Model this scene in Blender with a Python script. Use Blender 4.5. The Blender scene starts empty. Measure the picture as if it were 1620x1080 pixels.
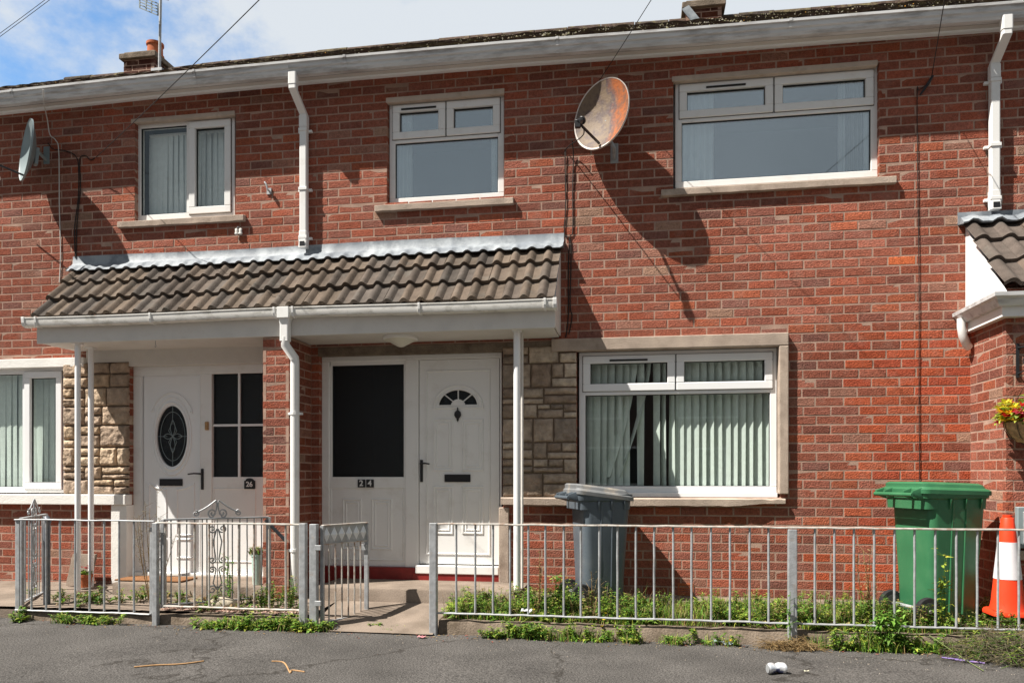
import bpy, math, random
from mathutils import Vector, Matrix, noise
random.seed(7)
R = random.Random(11)
scene = bpy.context.scene
col = scene.collection
# ------------------------------------------------------------------ camera
TH = math.radians(9.3); CT, ST = math.cos(TH), math.sin(TH)
F = 1230.0; D = 7.07; ZE = 1.23; HY = 752.0
cd = bpy.data.cameras.new("camera"); cam = bpy.data.objects.new("camera", cd); col.objects.link(cam)
cam.location = (0, -D, ZE); cam.rotation_euler = (math.radians(90), 0, TH)
cd.sensor_width = 36; cd.lens = F / 1620 * 36; cd.shift_y = (HY - 540) / 1620
cd.clip_start = .05; cd.clip_end = 2000
scene.camera = cam
# ------------------------------------------------------------------ sky, sun, exposure
SUN = Vector((-1.75, -1.0, 2.8)).normalized()
w = bpy.data.worlds.new("World"); scene.world = w; w.use_nodes = True
nt = w.node_tree; nt.nodes.clear()
def N(t, typ, **kw):
    n = t.nodes.new(typ)
    for k, v in kw.items(): setattr(n, k, v)
    return n
out = N(nt, 'ShaderNodeOutputWorld'); bg = N(nt, 'ShaderNodeBackground'); bg.inputs[1].default_value = .12
sky = N(nt, 'ShaderNodeTexSky', sky_type='NISHITA', sun_disc=False)
sky.dust_density = .4; sky.ozone_density = 3.0; sky.sun_elevation = math.asin(SUN.z); sky.sun_rotation = math.atan2(SUN.x, SUN.y)
tc = N(nt, 'ShaderNodeTexCoord')
no = N(nt, 'ShaderNodeTexNoise'); no.inputs['Scale'].default_value = 5.5; no.inputs['Detail'].default_value = 9; no.inputs['Roughness'].default_value = .58
mpw = N(nt, 'ShaderNodeMapping'); mpw.inputs['Location'].default_value = (.7, .3, .1); mpw.inputs['Scale'].default_value = (1, 1, 1.5)
nt.links.new(tc.outputs['Generated'], mpw.inputs[0]); nt.links.new(mpw.outputs[0], no.inputs['Vector'])
dt = N(nt, 'ShaderNodeVectorMath', operation='DOT_PRODUCT')
bd = Vector((-.70, .905, .50)).normalized(); dt.inputs[1].default_value = bd
nt.links.new(tc.outputs['Generated'], dt.inputs[0])
mr = N(nt, 'ShaderNodeMapRange'); mr.inputs[1].default_value = .90; mr.inputs[2].default_value = 1.0; mr.inputs[3].default_value = .34; mr.inputs[4].default_value = .07
nt.links.new(dt.outputs['Value'], mr.inputs[0])
ad = N(nt, 'ShaderNodeMath', operation='ADD'); nt.links.new(no.outputs[0], ad.inputs[0]); nt.links.new(mr.outputs[0], ad.inputs[1])
m2 = N(nt, 'ShaderNodeMapRange'); m2.interpolation_type = 'SMOOTHSTEP'; m2.inputs[1].default_value = .44; m2.inputs[2].default_value = .66; m2.inputs[3].default_value = .04; m2.inputs[4].default_value = .97
nt.links.new(ad.outputs[0], m2.inputs[0])
n2 = N(nt, 'ShaderNodeTexNoise'); n2.inputs['Scale'].default_value = 2.2; n2.inputs['Detail'].default_value = 5
nt.links.new(mpw.outputs[0], n2.inputs['Vector'])
cr = N(nt, 'ShaderNodeMix', data_type='RGBA'); cr.inputs[6].default_value = (1.35, 1.5, 1.62, 1); cr.inputs[7].default_value = (3.25, 3.45, 3.65, 1)
sx_ = N(nt, 'ShaderNodeSeparateXYZ'); nt.links.new(tc.outputs['Generated'], sx_.inputs[0])
m3 = N(nt, 'ShaderNodeMapRange'); m3.inputs[1].default_value = -.4; m3.inputs[2].default_value = .65; m3.inputs[3].default_value = -.25; m3.inputs[4].default_value = .75
nt.links.new(sx_.outputs['Y'], m3.inputs[0])
m4 = N(nt, 'ShaderNodeMath', operation='MULTIPLY_ADD', use_clamp=True); nt.links.new(n2.outputs[0], m4.inputs[0]); m4.inputs[1].default_value = .6; nt.links.new(m3.outputs[0], m4.inputs[2])
nt.links.new(m4.outputs[0], cr.inputs[0])
mx = N(nt, 'ShaderNodeMix', data_type='RGBA')
hs = N(nt, 'ShaderNodeMix', data_type='RGBA', blend_type='MULTIPLY'); hs.inputs[0].default_value = 1; hs.inputs[7].default_value = (.66, .84, .90, 1)
nt.links.new(sky.outputs[0], hs.inputs[6])
nt.links.new(m2.outputs[0], mx.inputs[0]); nt.links.new(hs.outputs[2], mx.inputs[6]); nt.links.new(cr.outputs[2], mx.inputs[7])
nt.links.new(mx.outputs[2], bg.inputs[0]); nt.links.new(bg.outputs[0], out.inputs[0])
sd = bpy.data.lights.new("sun", 'SUN'); sd.energy = 5.0; sd.angle = math.radians(.5); sd.color = (1, .95, .87)
so = bpy.data.objects.new("sun", sd); col.objects.link(so); so.rotation_euler = SUN.to_track_quat('Z', 'Y').to_euler()
so.location = (-10, -10, 20)
vs = scene.view_settings; vs.view_transform = 'Standard'; vs.look = 'None'; vs.exposure = .95; vs.gamma = 1

# ------------------------------------------------------------------ measuring
def X(px, d=0):
    u = (px - 810) / F
    return (D - d) * (u * CT - ST) / (CT + u * ST)
def dep(px, d=0): return -X(px, d) * ST + (D - d) * CT
def Z(px, py, d=0): return ZE + (HY - py) * dep(px, d) / F
def P(px, py, d=0): return Vector((X(px, d), -d, Z(px, py, d)))

# ------------------------------------------------------------------ object helpers
def tag(o, label=None, cat=None, group=None, kind=None):
    if label: o['label'] = label
    if cat: o['category'] = cat
    if group: o['group'] = group
    if kind: o['kind'] = kind
    return o
def thing(name, label, cat, loc=(0, 0, 0), group=None):
    o = bpy.data.objects.new(name, None); col.objects.link(o); o.location = loc; o.empty_display_size = .2
    return tag(o, label, cat, group)
def root_loc(p):
    if p is None: return Vector((0, 0, 0))
    while p.parent: p = p.parent
    return Vector(p.location)

class MB:
    def __init__(s): s.v = []; s.f = []; s.m = []; s.c = []
    def add(s, vs_, fs, mat=0, c=(1, 1, 1)):
        b = len(s.v); s.v += [tuple(p) for p in vs_]; s.c += [c] * len(vs_)
        for f in fs: s.f.append([b + i for i in f]); s.m.append(mat)
    def quad(s, a, b, c_, d, mat=0, c=(1, 1, 1)): s.add([a, b, c_, d], [(0, 1, 2, 3)], mat, c)
    def box(s, x0, x1, y0, y1, z0, z1, mat=0, c=(1, 1, 1)):
        if x0 > x1: x0, x1 = x1, x0
        if y0 > y1: y0, y1 = y1, y0
        if z0 > z1: z0, z1 = z1, z0
        s.add([(x0, y0, z0), (x1, y0, z0), (x1, y1, z0), (x0, y1, z0), (x0, y0, z1), (x1, y0, z1), (x1, y1, z1), (x0, y1, z1)],
              [(0, 3, 2, 1), (4, 5, 6, 7), (0, 1, 5, 4), (1, 2, 6, 5), (2, 3, 7, 6), (3, 0, 4, 7)], mat, c)
    def bar(s, a, b, w_, h, up=(0, 0, 1), mat=0, c=(1, 1, 1)):
        a = Vector(a); b = Vector(b); t = (b - a).normalized(); u = Vector(up)
        sd_ = t.cross(u)
        if sd_.length < 1e-4: sd_ = t.cross(Vector((1, 0, 0)))
        sd_.normalize(); u = sd_.cross(t).normalized()
        pts = []
        for q in (a, b):
            for sx, sz in ((-1, -1), (1, -1), (1, 1), (-1, 1)): pts.append(q + sd_ * sx * w_ / 2 + u * sz * h / 2)
        s.add(pts, [(3, 2, 1, 0), (4, 5, 6, 7), (0, 1, 5, 4), (1, 2, 6, 5), (2, 3, 7, 6), (3, 0, 4, 7)], mat, c)
    def tube(s, pts, r, n=8, mat=0, c=(1, 1, 1), caps=True):
        pts = [Vector(p) for p in pts]; rr = r if isinstance(r, (list, tuple)) else [r] * len(pts)
        ref = None; b = len(s.v); L = len(pts)
        for i, p in enumerate(pts):
            t = (pts[min(i + 1, L - 1)] - pts[max(i - 1, 0)]).normalized()
            if ref is None:
                ref = t.orthogonal().normalized()
            else:
                ref = (ref - t * ref.dot(t)); ref = ref.normalized() if ref.length > 1e-6 else t.orthogonal().normalized()
            bi = t.cross(ref)
            for k in range(n):
                a = 2 * math.pi * k / n
                s.v.append(tuple(p + (ref * math.cos(a) + bi * math.sin(a)) * rr[i])); s.c.append(c)
        for i in range(L - 1):
            for k in range(n):
                s.f.append([b + i * n + k, b + i * n + (k + 1) % n, b + (i + 1) * n + (k + 1) % n, b + (i + 1) * n + k]); s.m.append(mat)
        if caps:
            s.f.append([b + k for k in reversed(range(n))]); s.m.append(mat)
            s.f.append([b + (L - 1) * n + k for k in range(n)]); s.m.append(mat)
    def loft(s, rings, mat=0, c=(1, 1, 1), cap0=True, cap1=True):
        b = len(s.v); n = len(rings[0])
        for r in rings:
            for p in r: s.v.append(tuple(p)); s.c.append(c)
        for i in range(len(rings) - 1):
            for k in range(n):
                s.f.append([b + i * n + k, b + i * n + (k + 1) % n, b + (i + 1) * n + (k + 1) % n, b + (i + 1) * n + k]); s.m.append(mat)
        if cap0: s.f.append([b + k for k in reversed(range(n))]); s.m.append(mat)
        if cap1: s.f.append([b + (len(rings) - 1) * n + k for k in range(n)]); s.m.append(mat)
    def build(s, name, mats, parent=None, smooth=False, bevel=0, sharp=40, segs=1, rot=None):
        L = root_loc(parent)
        me = bpy.data.meshes.new(name)
        vv = [(v[0] - L.x, v[1] - L.y, v[2] - L.z) for v in s.v]
        me.from_pydata(vv, [], s.f)
        if not isinstance(mats, (list, tuple)): mats = [mats]
        for m_ in mats: me.materials.append(m_)
        me.polygons.foreach_set('material_index', s.m)
        at = me.color_attributes.new('col', 'FLOAT_COLOR', 'POINT')
        flat = []
        for c in s.c: flat += [c[0], c[1], c[2], 1]
        at.data.foreach_set('color', flat)
        me.update()
        if smooth:
            me.polygons.foreach_set('use_smooth', [True] * len(me.polygons))
            me.set_sharp_from_angle(angle=math.radians(sharp))
        o = bpy.data.objects.new(name, me); col.objects.link(o)
        if parent: o.parent = parent
        if bevel:
            bv = o.modifiers.new('bevel', 'BEVEL'); bv.width = bevel; bv.segments = segs; bv.limit_method = 'ANGLE'; bv.angle_limit = math.radians(50)
        return o

# ------------------------------------------------------------------ materials
def material(name, base=(.5, .5, .5), rough=.7, spec=.3, metal=0, attr=False, var=0, vscale=8, dark=(0, 0, 0), dirt=0, dscale=3, dth=.5,
             bump=0, bscale=60, bdet=6, stretch=(1, 1, 1), trans=0, fine=0, fscale=200, sss=0):
    m_ = bpy.data.materials.new(name); m_.use_nodes = True
    t = m_.node_tree; b = t.nodes['Principled BSDF']
    b.inputs['Roughness'].default_value = rough; b.inputs['Metallic'].default_value = metal
    b.inputs['Specular IOR Level'].default_value = spec
    tc_ = N(t, 'ShaderNodeTexCoord'); mp = N(t, 'ShaderNodeMapping'); mp.inputs['Scale'].default_value = stretch
    t.links.new(tc_.outputs['Object'], mp.inputs[0])
    if attr:
        a = N(t, 'ShaderNodeAttribute', attribute_name='col'); cur = a.outputs['Color']
    else:
        rgb = N(t, 'ShaderNodeRGB'); rgb.outputs[0].default_value = (*base, 1); cur = rgb.outputs[0]
    def mulvar(cur, amt, sc, det):
        n_ = N(t, 'ShaderNodeTexNoise'); n_.inputs['Scale'].default_value = sc; n_.inputs['Detail'].default_value = det
        t.links.new(mp.outputs[0], n_.inputs['Vector'])
        r_ = N(t, 'ShaderNodeMapRange'); r_.inputs[1].default_value = .3; r_.inputs[2].default_value = .7
        r_.inputs[3].default_value = 1 - amt; r_.inputs[4].default_value = 1 + amt
        t.links.new(n_.outputs[0], r_.inputs[0])
        x = N(t, 'ShaderNodeVectorMath', operation='SCALE'); t.links.new(cur, x.inputs[0]); t.links.new(r_.outputs[0], x.inputs['Scale'])
        return x.outputs[0]
    if var: cur = mulvar(cur, var, vscale, 5)
    if fine: cur = mulvar(cur, fine, fscale, 2)
    if dirt:
        n_ = N(t, 'ShaderNodeTexNoise'); n_.inputs['Scale'].default_value = dscale; n_.inputs['Detail'].default_value = 8; n_.inputs['Roughness'].default_value = .65
        t.links.new(mp.outputs[0], n_.inputs['Vector'])
        r_ = N(t, 'ShaderNodeMapRange'); r_.inputs[1].default_value = dth; r_.inputs[2].default_value = dth + .18; r_.inputs[4].default_value = dirt
        t.links.new(n_.outputs[0], r_.inputs[0])
        x = N(t, 'ShaderNodeMix', data_type='RGBA'); t.links.new(r_.outputs[0], x.inputs[0]); t.links.new(cur, x.inputs[6]); x.inputs[7].default_value = (*dark, 1)
        cur = x.outputs[2]
    t.links.new(cur, b.inputs['Base Color'])
    if bump:
        n_ = N(t, 'ShaderNodeTexNoise'); n_.inputs['Scale'].default_value = bscale; n_.inputs['Detail'].default_value = bdet
        t.links.new(mp.outputs[0], n_.inputs['Vector'])
        bp = N(t, 'ShaderNodeBump'); bp.inputs['Strength'].default_value = 1; bp.inputs['Distance'].default_value = bump
        t.links.new(n_.outputs[0], bp.inputs['Height']); t.links.new(bp.outputs[0], b.inputs['Normal'])
    if trans:
        tr = N(t, 'ShaderNodeBsdfTranslucent'); t.links.new(cur, tr.inputs[0])
        ms = N(t, 'ShaderNodeMixShader'); ms.inputs[0].default_value = trans
        t.links.new(b.outputs[0], ms.inputs[1]); t.links.new(tr.outputs[0], ms.inputs[2])
        t.links.new(ms.outputs[0], t.nodes['Material Output'].inputs[0])
    return m_
def glass_mat(name, tint, refl, rough=.01, bump=0, bscale=40):
    m_ = bpy.data.materials.new(name); m_.use_nodes = True; t = m_.node_tree; t.nodes.clear()
    o = N(t, 'ShaderNodeOutputMaterial'); tr = N(t, 'ShaderNodeBsdfTransparent'); tr.inputs[0].default_value = (*tint, 1)
    gl = N(t, 'ShaderNodeBsdfGlossy'); gl.inputs['Roughness'].default_value = rough; gl.inputs['Color'].default_value = (.9, .95, .97, 1)
    lw = N(t, 'ShaderNodeLayerWeight'); lw.inputs[0].default_value = .5
    pw = N(t, 'ShaderNodeMath', operation='POWER'); pw.inputs[1].default_value = 4.5; t.links.new(lw.outputs['Facing'], pw.inputs[0])
    mr_ = N(t, 'ShaderNodeMapRange'); mr_.inputs[1].default_value = 0; mr_.inputs[2].default_value = 1; mr_.inputs[3].default_value = refl; mr_.inputs[4].default_value = .95
    t.links.new(pw.outputs[0], mr_.inputs[0])
    ms = N(t, 'ShaderNodeMixShader'); t.links.new(mr_.outputs[0], ms.inputs[0]); t.links.new(tr.outputs[0], ms.inputs[1]); t.links.new(gl.outputs[0], ms.inputs[2])
    if bump:
        tc_ = N(t, 'ShaderNodeTexCoord'); n_ = N(t, 'ShaderNodeTexNoise'); n_.inputs['Scale'].default_value = bscale
        t.links.new(tc_.outputs['Object'], n_.inputs['Vector'])
        bp = N(t, 'ShaderNodeBump'); bp.inputs['Distance'].default_value = bump; t.links.new(n_.outputs[0], bp.inputs['Height']); t.links.new(bp.outputs[0], gl.inputs['Normal'])
    t.links.new(ms.outputs[0], o.inputs[0]); return m_

M = {}
M['brick'] = material('brick', attr=True, rough=.9, spec=.15, var=.22, vscale=34, fine=.30, fscale=120, bump=.010, bscale=80, bdet=9, dirt=.30, dark=(.36, .22, .17), dscale=5.5, dth=.50)
M['mortar'] = material('mortar', (.37, .245, .19), .95, .1, var=.2, vscale=7, fine=.15, bump=.003, bscale=150)
M['newmortar'] = material('pale_mortar', (.50, .37, .30), .95, .1, var=.2, vscale=7, bump=.003, bscale=150)
M['concrete'] = material('concrete', (.40, .32, .26), .92, .15, var=.22, vscale=6, fine=.12, fscale=160, dirt=.55, dark=(.17, .12, .09), dscale=5, dth=.55, bump=.004, bscale=120)
M['lintelpaint'] = material('limewashed_lintel', (.50, .41, .34), .8, .2, var=.1, vscale=8, dirt=.5, dark=(.32, .24, .17), dscale=9, dth=.52, bump=.003, bscale=60)
M['concrete_edge'] = material('kerb_concrete', (.19, .15, .115), .95, .1, var=.3, vscale=9, fine=.15, fscale=160, dirt=.7, dark=(.08, .06, .04), dscale=6, dth=.5, bump=.008, bscale=60)
M['path'] = material('path_concrete', (.22, .175, .14), .95, .1, var=.25, vscale=4, fine=.15, fscale=150, dirt=.5, dark=(.13, .10, .075), dscale=3, dth=.5, bump=.004, bscale=80)
M['upvc'] = material('white_upvc', (.80, .79, .77), .35, .4, dirt=.24, dark=(.50, .45, .38), dscale=7, dth=.54)
M['upvc_clean'] = material('clean_upvc', (.83, .83, .83), .32, .45, dirt=.06, dark=(.5, .45, .4), dscale=5, dth=.5)
M['gutter'] = material('weathered_gutter', (.66, .66, .66), .5, .35, var=.12, vscale=5, dirt=.65, dark=(.26, .24, .23), dscale=12, dth=.47, stretch=(.25, 1, 1.5))
M['canopygutter'] = material('mildewed_gutter', (.76, .74, .70), .5, .35, dirt=.6, dark=(.28, .26, .21), dscale=14, dth=.50, stretch=(.5, 1, 1.2))
M['paint'] = material('off_white_paint', (.66, .63, .59), .6, .25, var=.07, vscale=5, dirt=.22, dark=(.33, .28, .23), dscale=5, dth=.52, bump=.001, bscale=60)
M['whitewall'] = material('white_render', (.80, .78, .74), .7, .2, var=.05, vscale=5, dirt=.2, dark=(.4, .33, .26), dscale=7, dth=.55, bump=.003, bscale=60)
M['stone'] = material('stone_cladding', attr=True, rough=.93, spec=.12, var=.28, vscale=16, fine=.12, dirt=.45, dark=(.16, .10, .065), dscale=10, dth=.54, bump=.022, bscale=26, bdet=7)
M['stonejoint'] = material('stone_joint', (.17, .125, .09), .95, .1, bump=.004, bscale=70)
M['tile'] = material('brown_roof_tile', attr=True, rough=.9, spec=.15, var=.22, vscale=11, fine=.15, fscale=120, dirt=.55, dark=(.13, .125, .11), dscale=6, dth=.54, bump=.004, bscale=90)
M['oldtile'] = material('mossy_roof_tile', attr=True, rough=.95, spec=.1, var=.35, vscale=14, fine=.2, fscale=70, dirt=.75, dark=(.19, .17, .08), dscale=11, dth=.52, bump=.012, bscale=50)
M['lead'] = material('lead_flashing', (.17, .19, .215), .6, .4, metal=0, var=.2, vscale=6, dirt=.75, dark=(.36, .39, .41), dscale=5, dth=.44, bump=.004, bscale=12)
M['glass'] = glass_mat('window_glass', (.97, .99, .985), .05)
M['glass_up'] = glass_mat('upper_window_glass', (.96, .99, .99), .30, .01, .0005, 2)
M['obscure'] = glass_mat('obscure_glass', (.30, .32, .36), .035, .22, .01, 90)
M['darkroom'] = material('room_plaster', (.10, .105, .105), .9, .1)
M['black'] = material('black_plastic', (.018, .018, .02), .4, .4)
M['gasket'] = material('rubber_gasket', (.03, .03, .03), .7, .2)
M['galv'] = material('galvanised_steel', (.37, .38, .39), .55, .45, metal=.3, var=.2, vscale=22, dirt=.55, dark=(.35, .25, .17), dscale=14, dth=.56, bump=.001, bscale=80)
M['rustrail'] = material('rusty_painted_steel', (.46, .43, .39), .6, .4, metal=.1, var=.2, vscale=20, dirt=.85, dark=(.27, .13, .06), dscale=13, dth=.50, bump=.001, bscale=80)
M['dishgrey'] = material('grey_dish_enamel', (.22, .27, .28), .45, .4, var=.1, vscale=6)
M['blind'] = material('blind_fabric', (.86, .92, .85), .9, .1, trans=.15, var=.05, vscale=20)
M['blindwhite'] = material('pale_blind_fabric', (.90, .94, .93), .9, .1, trans=.12, var=.05, vscale=20)
M['net'] = material('curtain_fabric', (.88, .92, .92), .95, .1, trans=.25, var=.08, vscale=12)
M['greycurtain'] = material('striped_curtain_fabric', (.33, .34, .31), .95, .1, trans=.2, var=.15, vscale=12)
M['redpaint'] = material('red_painted_step', (.22, .018, .016), .45, .4, var=.2, vscale=9, dirt=.3, dark=(.3, .2, .15), dscale=12, dth=.6)
M['greenbin'] = material('green_bin_plastic', (.036, .155, .068), .42, .4, var=.1, vscale=5, dirt=.16, dark=(.12, .2, .11), dscale=5, dth=.5, bump=.0006, bscale=200)
M['greybin'] = material('grey_bin_plastic', (.085, .105, .125), .45, .4, var=.1, vscale=5, dirt=.2, dark=(.16, .16, .15), dscale=5, dth=.5, bump=.0006, bscale=200)
M['greylid'] = material('faded_grey_lid', (.17, .175, .18), .55, .35, var=.12, vscale=9, dirt=.75, dark=(.36, .31, .25), dscale=5, dth=.48)
M['rubber'] = material('tyre_rubber', (.02, .02, .021), .75, .2)
M['conered'] = material('orange_red_plastic', (.80, .055, .015), .45, .4, var=.08, vscale=8, dirt=.15, dark=(.3, .08, .05), dscale=10, dth=.55)
M['conewhite'] = material('reflective_sleeve', (.74, .71, .73), .5, .4, dirt=.3, dark=(.52, .46, .50), dscale=12, dth=.52)
M['cable'] = material('black_cable', (.02, .018, .016), .6, .3)
M['whitecable'] = material('white_cable', (.62, .60, .56), .6, .3)
M['leaf'] = material('leaf', attr=True, rough=.6, spec=.3, trans=.35, var=.2, vscale=30)
M['pebble'] = material('pebble', attr=True, rough=.85, spec=.2, var=.2, vscale=40)
M['terracotta'] = material('terracotta', (.42, .13, .06), .85, .15, var=.15, vscale=10)
M['mat'] = material('coir_mat', (.24, .12, .06), .95, .05, var=.2, vscale=60, bump=.004, bscale=250)
M['wood'] = material('dry_wood', (.40, .24, .12), .9, .1, var=.2, vscale=30)
M['lampglass'] = material('opal_lamp_glass', (.68, .66, .56), .35, .5)

# asphalt, with cracks and patching
def asphalt():
    m_ = material('asphalt', (.084, .078, .073), .93, .2, var=.24, vscale=1.9, fine=.55, fscale=85, bump=.012, bscale=95, bdet=4)
    t = m_.node_tree; b = t.nodes['Principled BSDF']
    lk = b.inputs['Base Color'].links[0].from_socket
    tc_ = N(t, 'ShaderNodeTexCoord')
    vo = N(t, 'ShaderNodeTexVoronoi', feature='DISTANCE_TO_EDGE'); vo.inputs['Scale'].default_value = .55
    wn = N(t, 'ShaderNodeTexNoise'); wn.inputs['Scale'].default_value = 4; wn.inputs['Detail'].default_value = 8
    t.links.new(tc_.outputs['Object'], wn.inputs['Vector'])
    sc = N(t, 'ShaderNodeVectorMath', operation='SCALE'); sc.inputs['Scale'].default_value = .5; t.links.new(wn.outputs['Color'], sc.inputs[0])
    ad_ = N(t, 'ShaderNodeVectorMath', operation='ADD'); t.links.new(tc_.outputs['Object'], ad_.inputs[0]); t.links.new(sc.outputs[0], ad_.inputs[1])
    t.links.new(ad_.outputs[0], vo.inputs['Vector'])
    r_ = N(t, 'ShaderNodeMapRange'); r_.inputs[1].default_value = 0; r_.inputs[2].default_value = .011; r_.inputs[3].default_value = .8; r_.inputs[4].default_value = 0
    t.links.new(vo.outputs[0], r_.inputs[0])
    x = N(t, 'ShaderNodeMix', data_type='RGBA'); t.links.new(r_.outputs[0], x.inputs[0]); t.links.new(lk, x.inputs[6]); x.inputs[7].default_value = (.03, .026, .022, 1)
    # pale grit
    n_ = N(t, 'ShaderNodeTexNoise'); n_.inputs['Scale'].default_value = 75; n_.inputs['Detail'].default_value = 2
    t.links.new(tc_.outputs['Object'], n_.inputs['Vector'])
    r2 = N(t, 'ShaderNodeMapRange'); r2.inputs[1].default_value = .68; r2.inputs[2].default_value = .74; r2.inputs[4].default_value = .6; t.links.new(n_.outputs[0], r2.inputs[0])
    y = N(t, 'ShaderNodeMix', data_type='RGBA'); t.links.new(r2.outputs[0], y.inputs[0]); t.links.new(x.outputs[2], y.inputs[6]); y.inputs[7].default_value = (.25, .23, .2, 1)
    t.links.new(y.outputs[2], b.inputs['Base Color'])
    return m_
M['asphalt'] = asphalt()
M['soil'] = material('soil', (.085, .062, .04), .98, .05, var=.35, vscale=8, fine=.2, fscale=90, bump=.02, bscale=25)
M['ground'] = material('ground', (.09, .085, .08), .95, .1, var=.2, vscale=1)

def rust_dish():
    m_ = bpy.data.materials.new('rusted_dish_enamel'); m_.use_nodes = True; t = m_.node_tree; b = t.nodes['Principled BSDF']
    b.inputs['Roughness'].default_value = .65
    a = N(t, 'ShaderNodeAttribute', attribute_name='col'); sp = N(t, 'ShaderNodeSeparateColor'); t.links.new(a.outputs[0], sp.inputs[0])
    tc_ = N(t, 'ShaderNodeTexCoord')
    def nz(sc, det=8):
        n_ = N(t, 'ShaderNodeTexNoise'); n_.inputs['Scale'].default_value = sc; n_.inputs['Detail'].default_value = det; n_.inputs['Roughness'].default_value = .62
        t.links.new(tc_.outputs['Object'], n_.inputs['Vector']); return n_.outputs[0]
    def ramp(src, lo, hi, a0=0, a1=1):
        r_ = N(t, 'ShaderNodeMapRange'); r_.inputs[1].default_value = lo; r_.inputs[2].default_value = hi; r_.inputs[3].default_value = a0; r_.inputs[4].default_value = a1
        t.links.new(src, r_.inputs[0]); return r_.outputs[0]
    def mix(f, c0, c1):
        x = N(t, 'ShaderNodeMix', data_type='RGBA')
        t.links.new(f, x.inputs[0])
        for s_, v in ((6, c0), (7, c1)):
            if isinstance(v, tuple): x.inputs[s_].default_value = (*v, 1)
            else: t.links.new(v, x.inputs[s_])
        return x.outputs[2]
    # across the dish (red channel 0 = far side from the flaked edge, 1 = flaked edge)
    def addn(src, nn, k):
        m1 = N(t, 'ShaderNodeMath', operation='MULTIPLY_ADD'); t.links.new(nn, m1.inputs[0]); m1.inputs[1].default_value = k; t.links.new(src, m1.inputs[2]); return m1.outputs[0]
    u = addn(sp.outputs[0], nz(7), .5)
    base = mix(ramp(nz(13), .45, .6), (.17, .115, .07), (.095, .06, .05))
    base = mix(ramp(u, .14, .32, 1, 0), base, (.12, .11, .11))
    lilac = mix(ramp(nz(30), .5, .62), (.085, .055, .058), (.17, .115, .08))
    base = mix(ramp(u, .74, .80), base, lilac)
    base = mix(ramp(u, .80, .93), base, mix(ramp(nz(22), .42, .6), (.33, .085, .014), (.15, .06, .03)))
    base = mix(ramp(addn(sp.outputs[1], nz(11), .35), .95, 1.04), base, (.60, .54, .50))
    t.links.new(base, b.inputs['Base Color'])
    bp = N(t, 'ShaderNodeBump'); bp.inputs['Distance'].default_value = .003; t.links.new(nz(40), bp.inputs['Height']); t.links.new(bp.outputs[0], b.inputs['Normal'])
    return m_
M['rustdish'] = rust_dish()

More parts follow.
